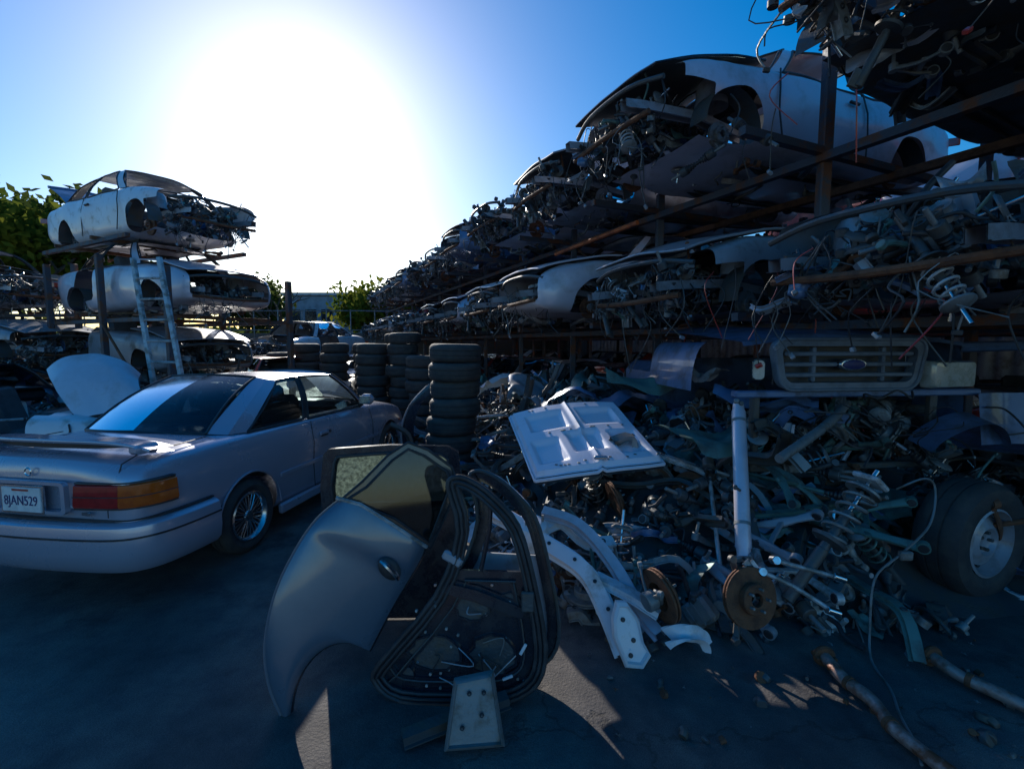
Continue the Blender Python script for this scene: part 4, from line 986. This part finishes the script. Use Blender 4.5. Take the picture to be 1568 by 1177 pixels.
def mul(a,b_):
    mx=N.new('ShaderNodeMix'); mx.data_type='RGBA'; mx.blend_type='MULTIPLY'; mx.inputs[0].default_value=1; L.new(a,mx.inputs[6]); L.new(b_,mx.inputs[7]); return mx.outputs[2]
c=mul(r1.outputs[0],r2_.outputs[0])
vo=N.new('ShaderNodeTexVoronoi'); vo.feature='DISTANCE_TO_EDGE'; vo.inputs['Scale'].default_value=.3
nd=nz(2.5); va=N.new('ShaderNodeVectorMath'); va.operation='ADD'; L.new(tc.outputs['Object'],va.inputs[0]); sc_=N.new('ShaderNodeVectorMath'); sc_.operation='SCALE'; sc_.inputs['Scale'].default_value=.6; L.new(nd.outputs['Color'],sc_.inputs[0]); L.new(sc_.outputs[0],va.inputs[1]); L.new(va.outputs[0],vo.inputs['Vector'])
cr=N.new('ShaderNodeValToRGB'); cr.color_ramp.elements[0].position=.0; cr.color_ramp.elements[1].position=.004; cr.color_ramp.elements[0].color=(.55,.55,.55,1); cr.color_ramp.elements[1].color=(1,1,1,1); L.new(vo.outputs['Distance'],cr.inputs[0])
c=mul(c,cr.outputs[0])
n4=nz(220,3); r4=N.new('ShaderNodeValToRGB'); r4.color_ramp.elements[0].position=.35; r4.color_ramp.elements[1].position=.7; r4.color_ramp.elements[0].color=(.6,.6,.6,1); r4.color_ramp.elements[1].color=(1.6,1.6,1.6,1); L.new(n4.outputs['Fac'],r4.inputs[0])
c=mul(c,r4.outputs[0])
n5=nz(2.2,6,.7); r5=N.new('ShaderNodeValToRGB'); r5.color_ramp.elements[0].position=.56; r5.color_ramp.elements[1].position=.68; r5.color_ramp.elements[0].color=(1,1,1,1); r5.color_ramp.elements[1].color=(.45,.45,.47,1); L.new(n5.outputs['Fac'],r5.inputs[0])
c=mul(c,r5.outputs[0])
L.new(c,b.inputs['Base Color']); b.inputs['Roughness'].default_value=.8
ad=N.new('ShaderNodeMath'); ad.operation='ADD'; L.new(n2.outputs['Fac'],ad.inputs[0]); L.new(cr.outputs[0],ad.inputs[1])
bp=N.new('ShaderNodeBump'); bp.inputs['Strength'].default_value=.6; bp.inputs['Distance'].default_value=.008; L.new(ad.outputs[0],bp.inputs['Height']); L.new(bp.outputs[0],b.inputs['Normal'])
go_=g.obj('ground'); go_.data.materials.clear(); go_.data.materials.append(gm)
# ------------------------------------------------------------------ light, sky, camera
EL=math.radians(22.9); AZ=math.radians(-22.7)
w=bpy.data.worlds.new('World'); sc.world=w; w.use_nodes=True; nt=w.node_tree; N=nt.nodes; L=nt.links
bg=N['Background']; sky=N.new('ShaderNodeTexSky'); sky.sky_type='NISHITA'; sky.sun_disc=False; sky.sun_elevation=EL; sky.sun_rotation=AZ
sky.air_density=1.0; sky.dust_density=.5; sky.ozone_density=3.0; sky.altitude=0
hs=N.new('ShaderNodeHueSaturation'); hs.inputs['Saturation'].default_value=1.5; hs.inputs['Hue'].default_value=.502; L.new(sky.outputs[0],hs.inputs['Color']); L.new(hs.outputs[0],bg.inputs['Color']); bg.inputs['Strength'].default_value=.15
sd=V((math.sin(AZ)*math.cos(EL),math.cos(AZ)*math.cos(EL),math.sin(EL)))
ld=bpy.data.lights.new('sun','SUN'); ld.energy=5.0; ld.angle=math.radians(.5); ld.color=(1,.93,.82); lo_=bpy.data.objects.new('sun',ld); sc.collection.objects.link(lo_)
lo_.rotation_euler=sd.to_track_quat('Z','Y').to_euler(); lo_.location=sd*50
cd=bpy.data.cameras.new('camera'); co=bpy.data.objects.new('camera',cd); sc.collection.objects.link(co); sc.camera=co
cd.lens=16.53; cd.sensor_width=36; cd.clip_start=.05; cd.clip_end=2000
co.location=(0,0,1.65); co.rotation_euler=(math.radians(90-5.0),0,0)
sc.view_settings.view_transform='Standard'; sc.view_settings.look='None'; sc.view_settings.exposure=0
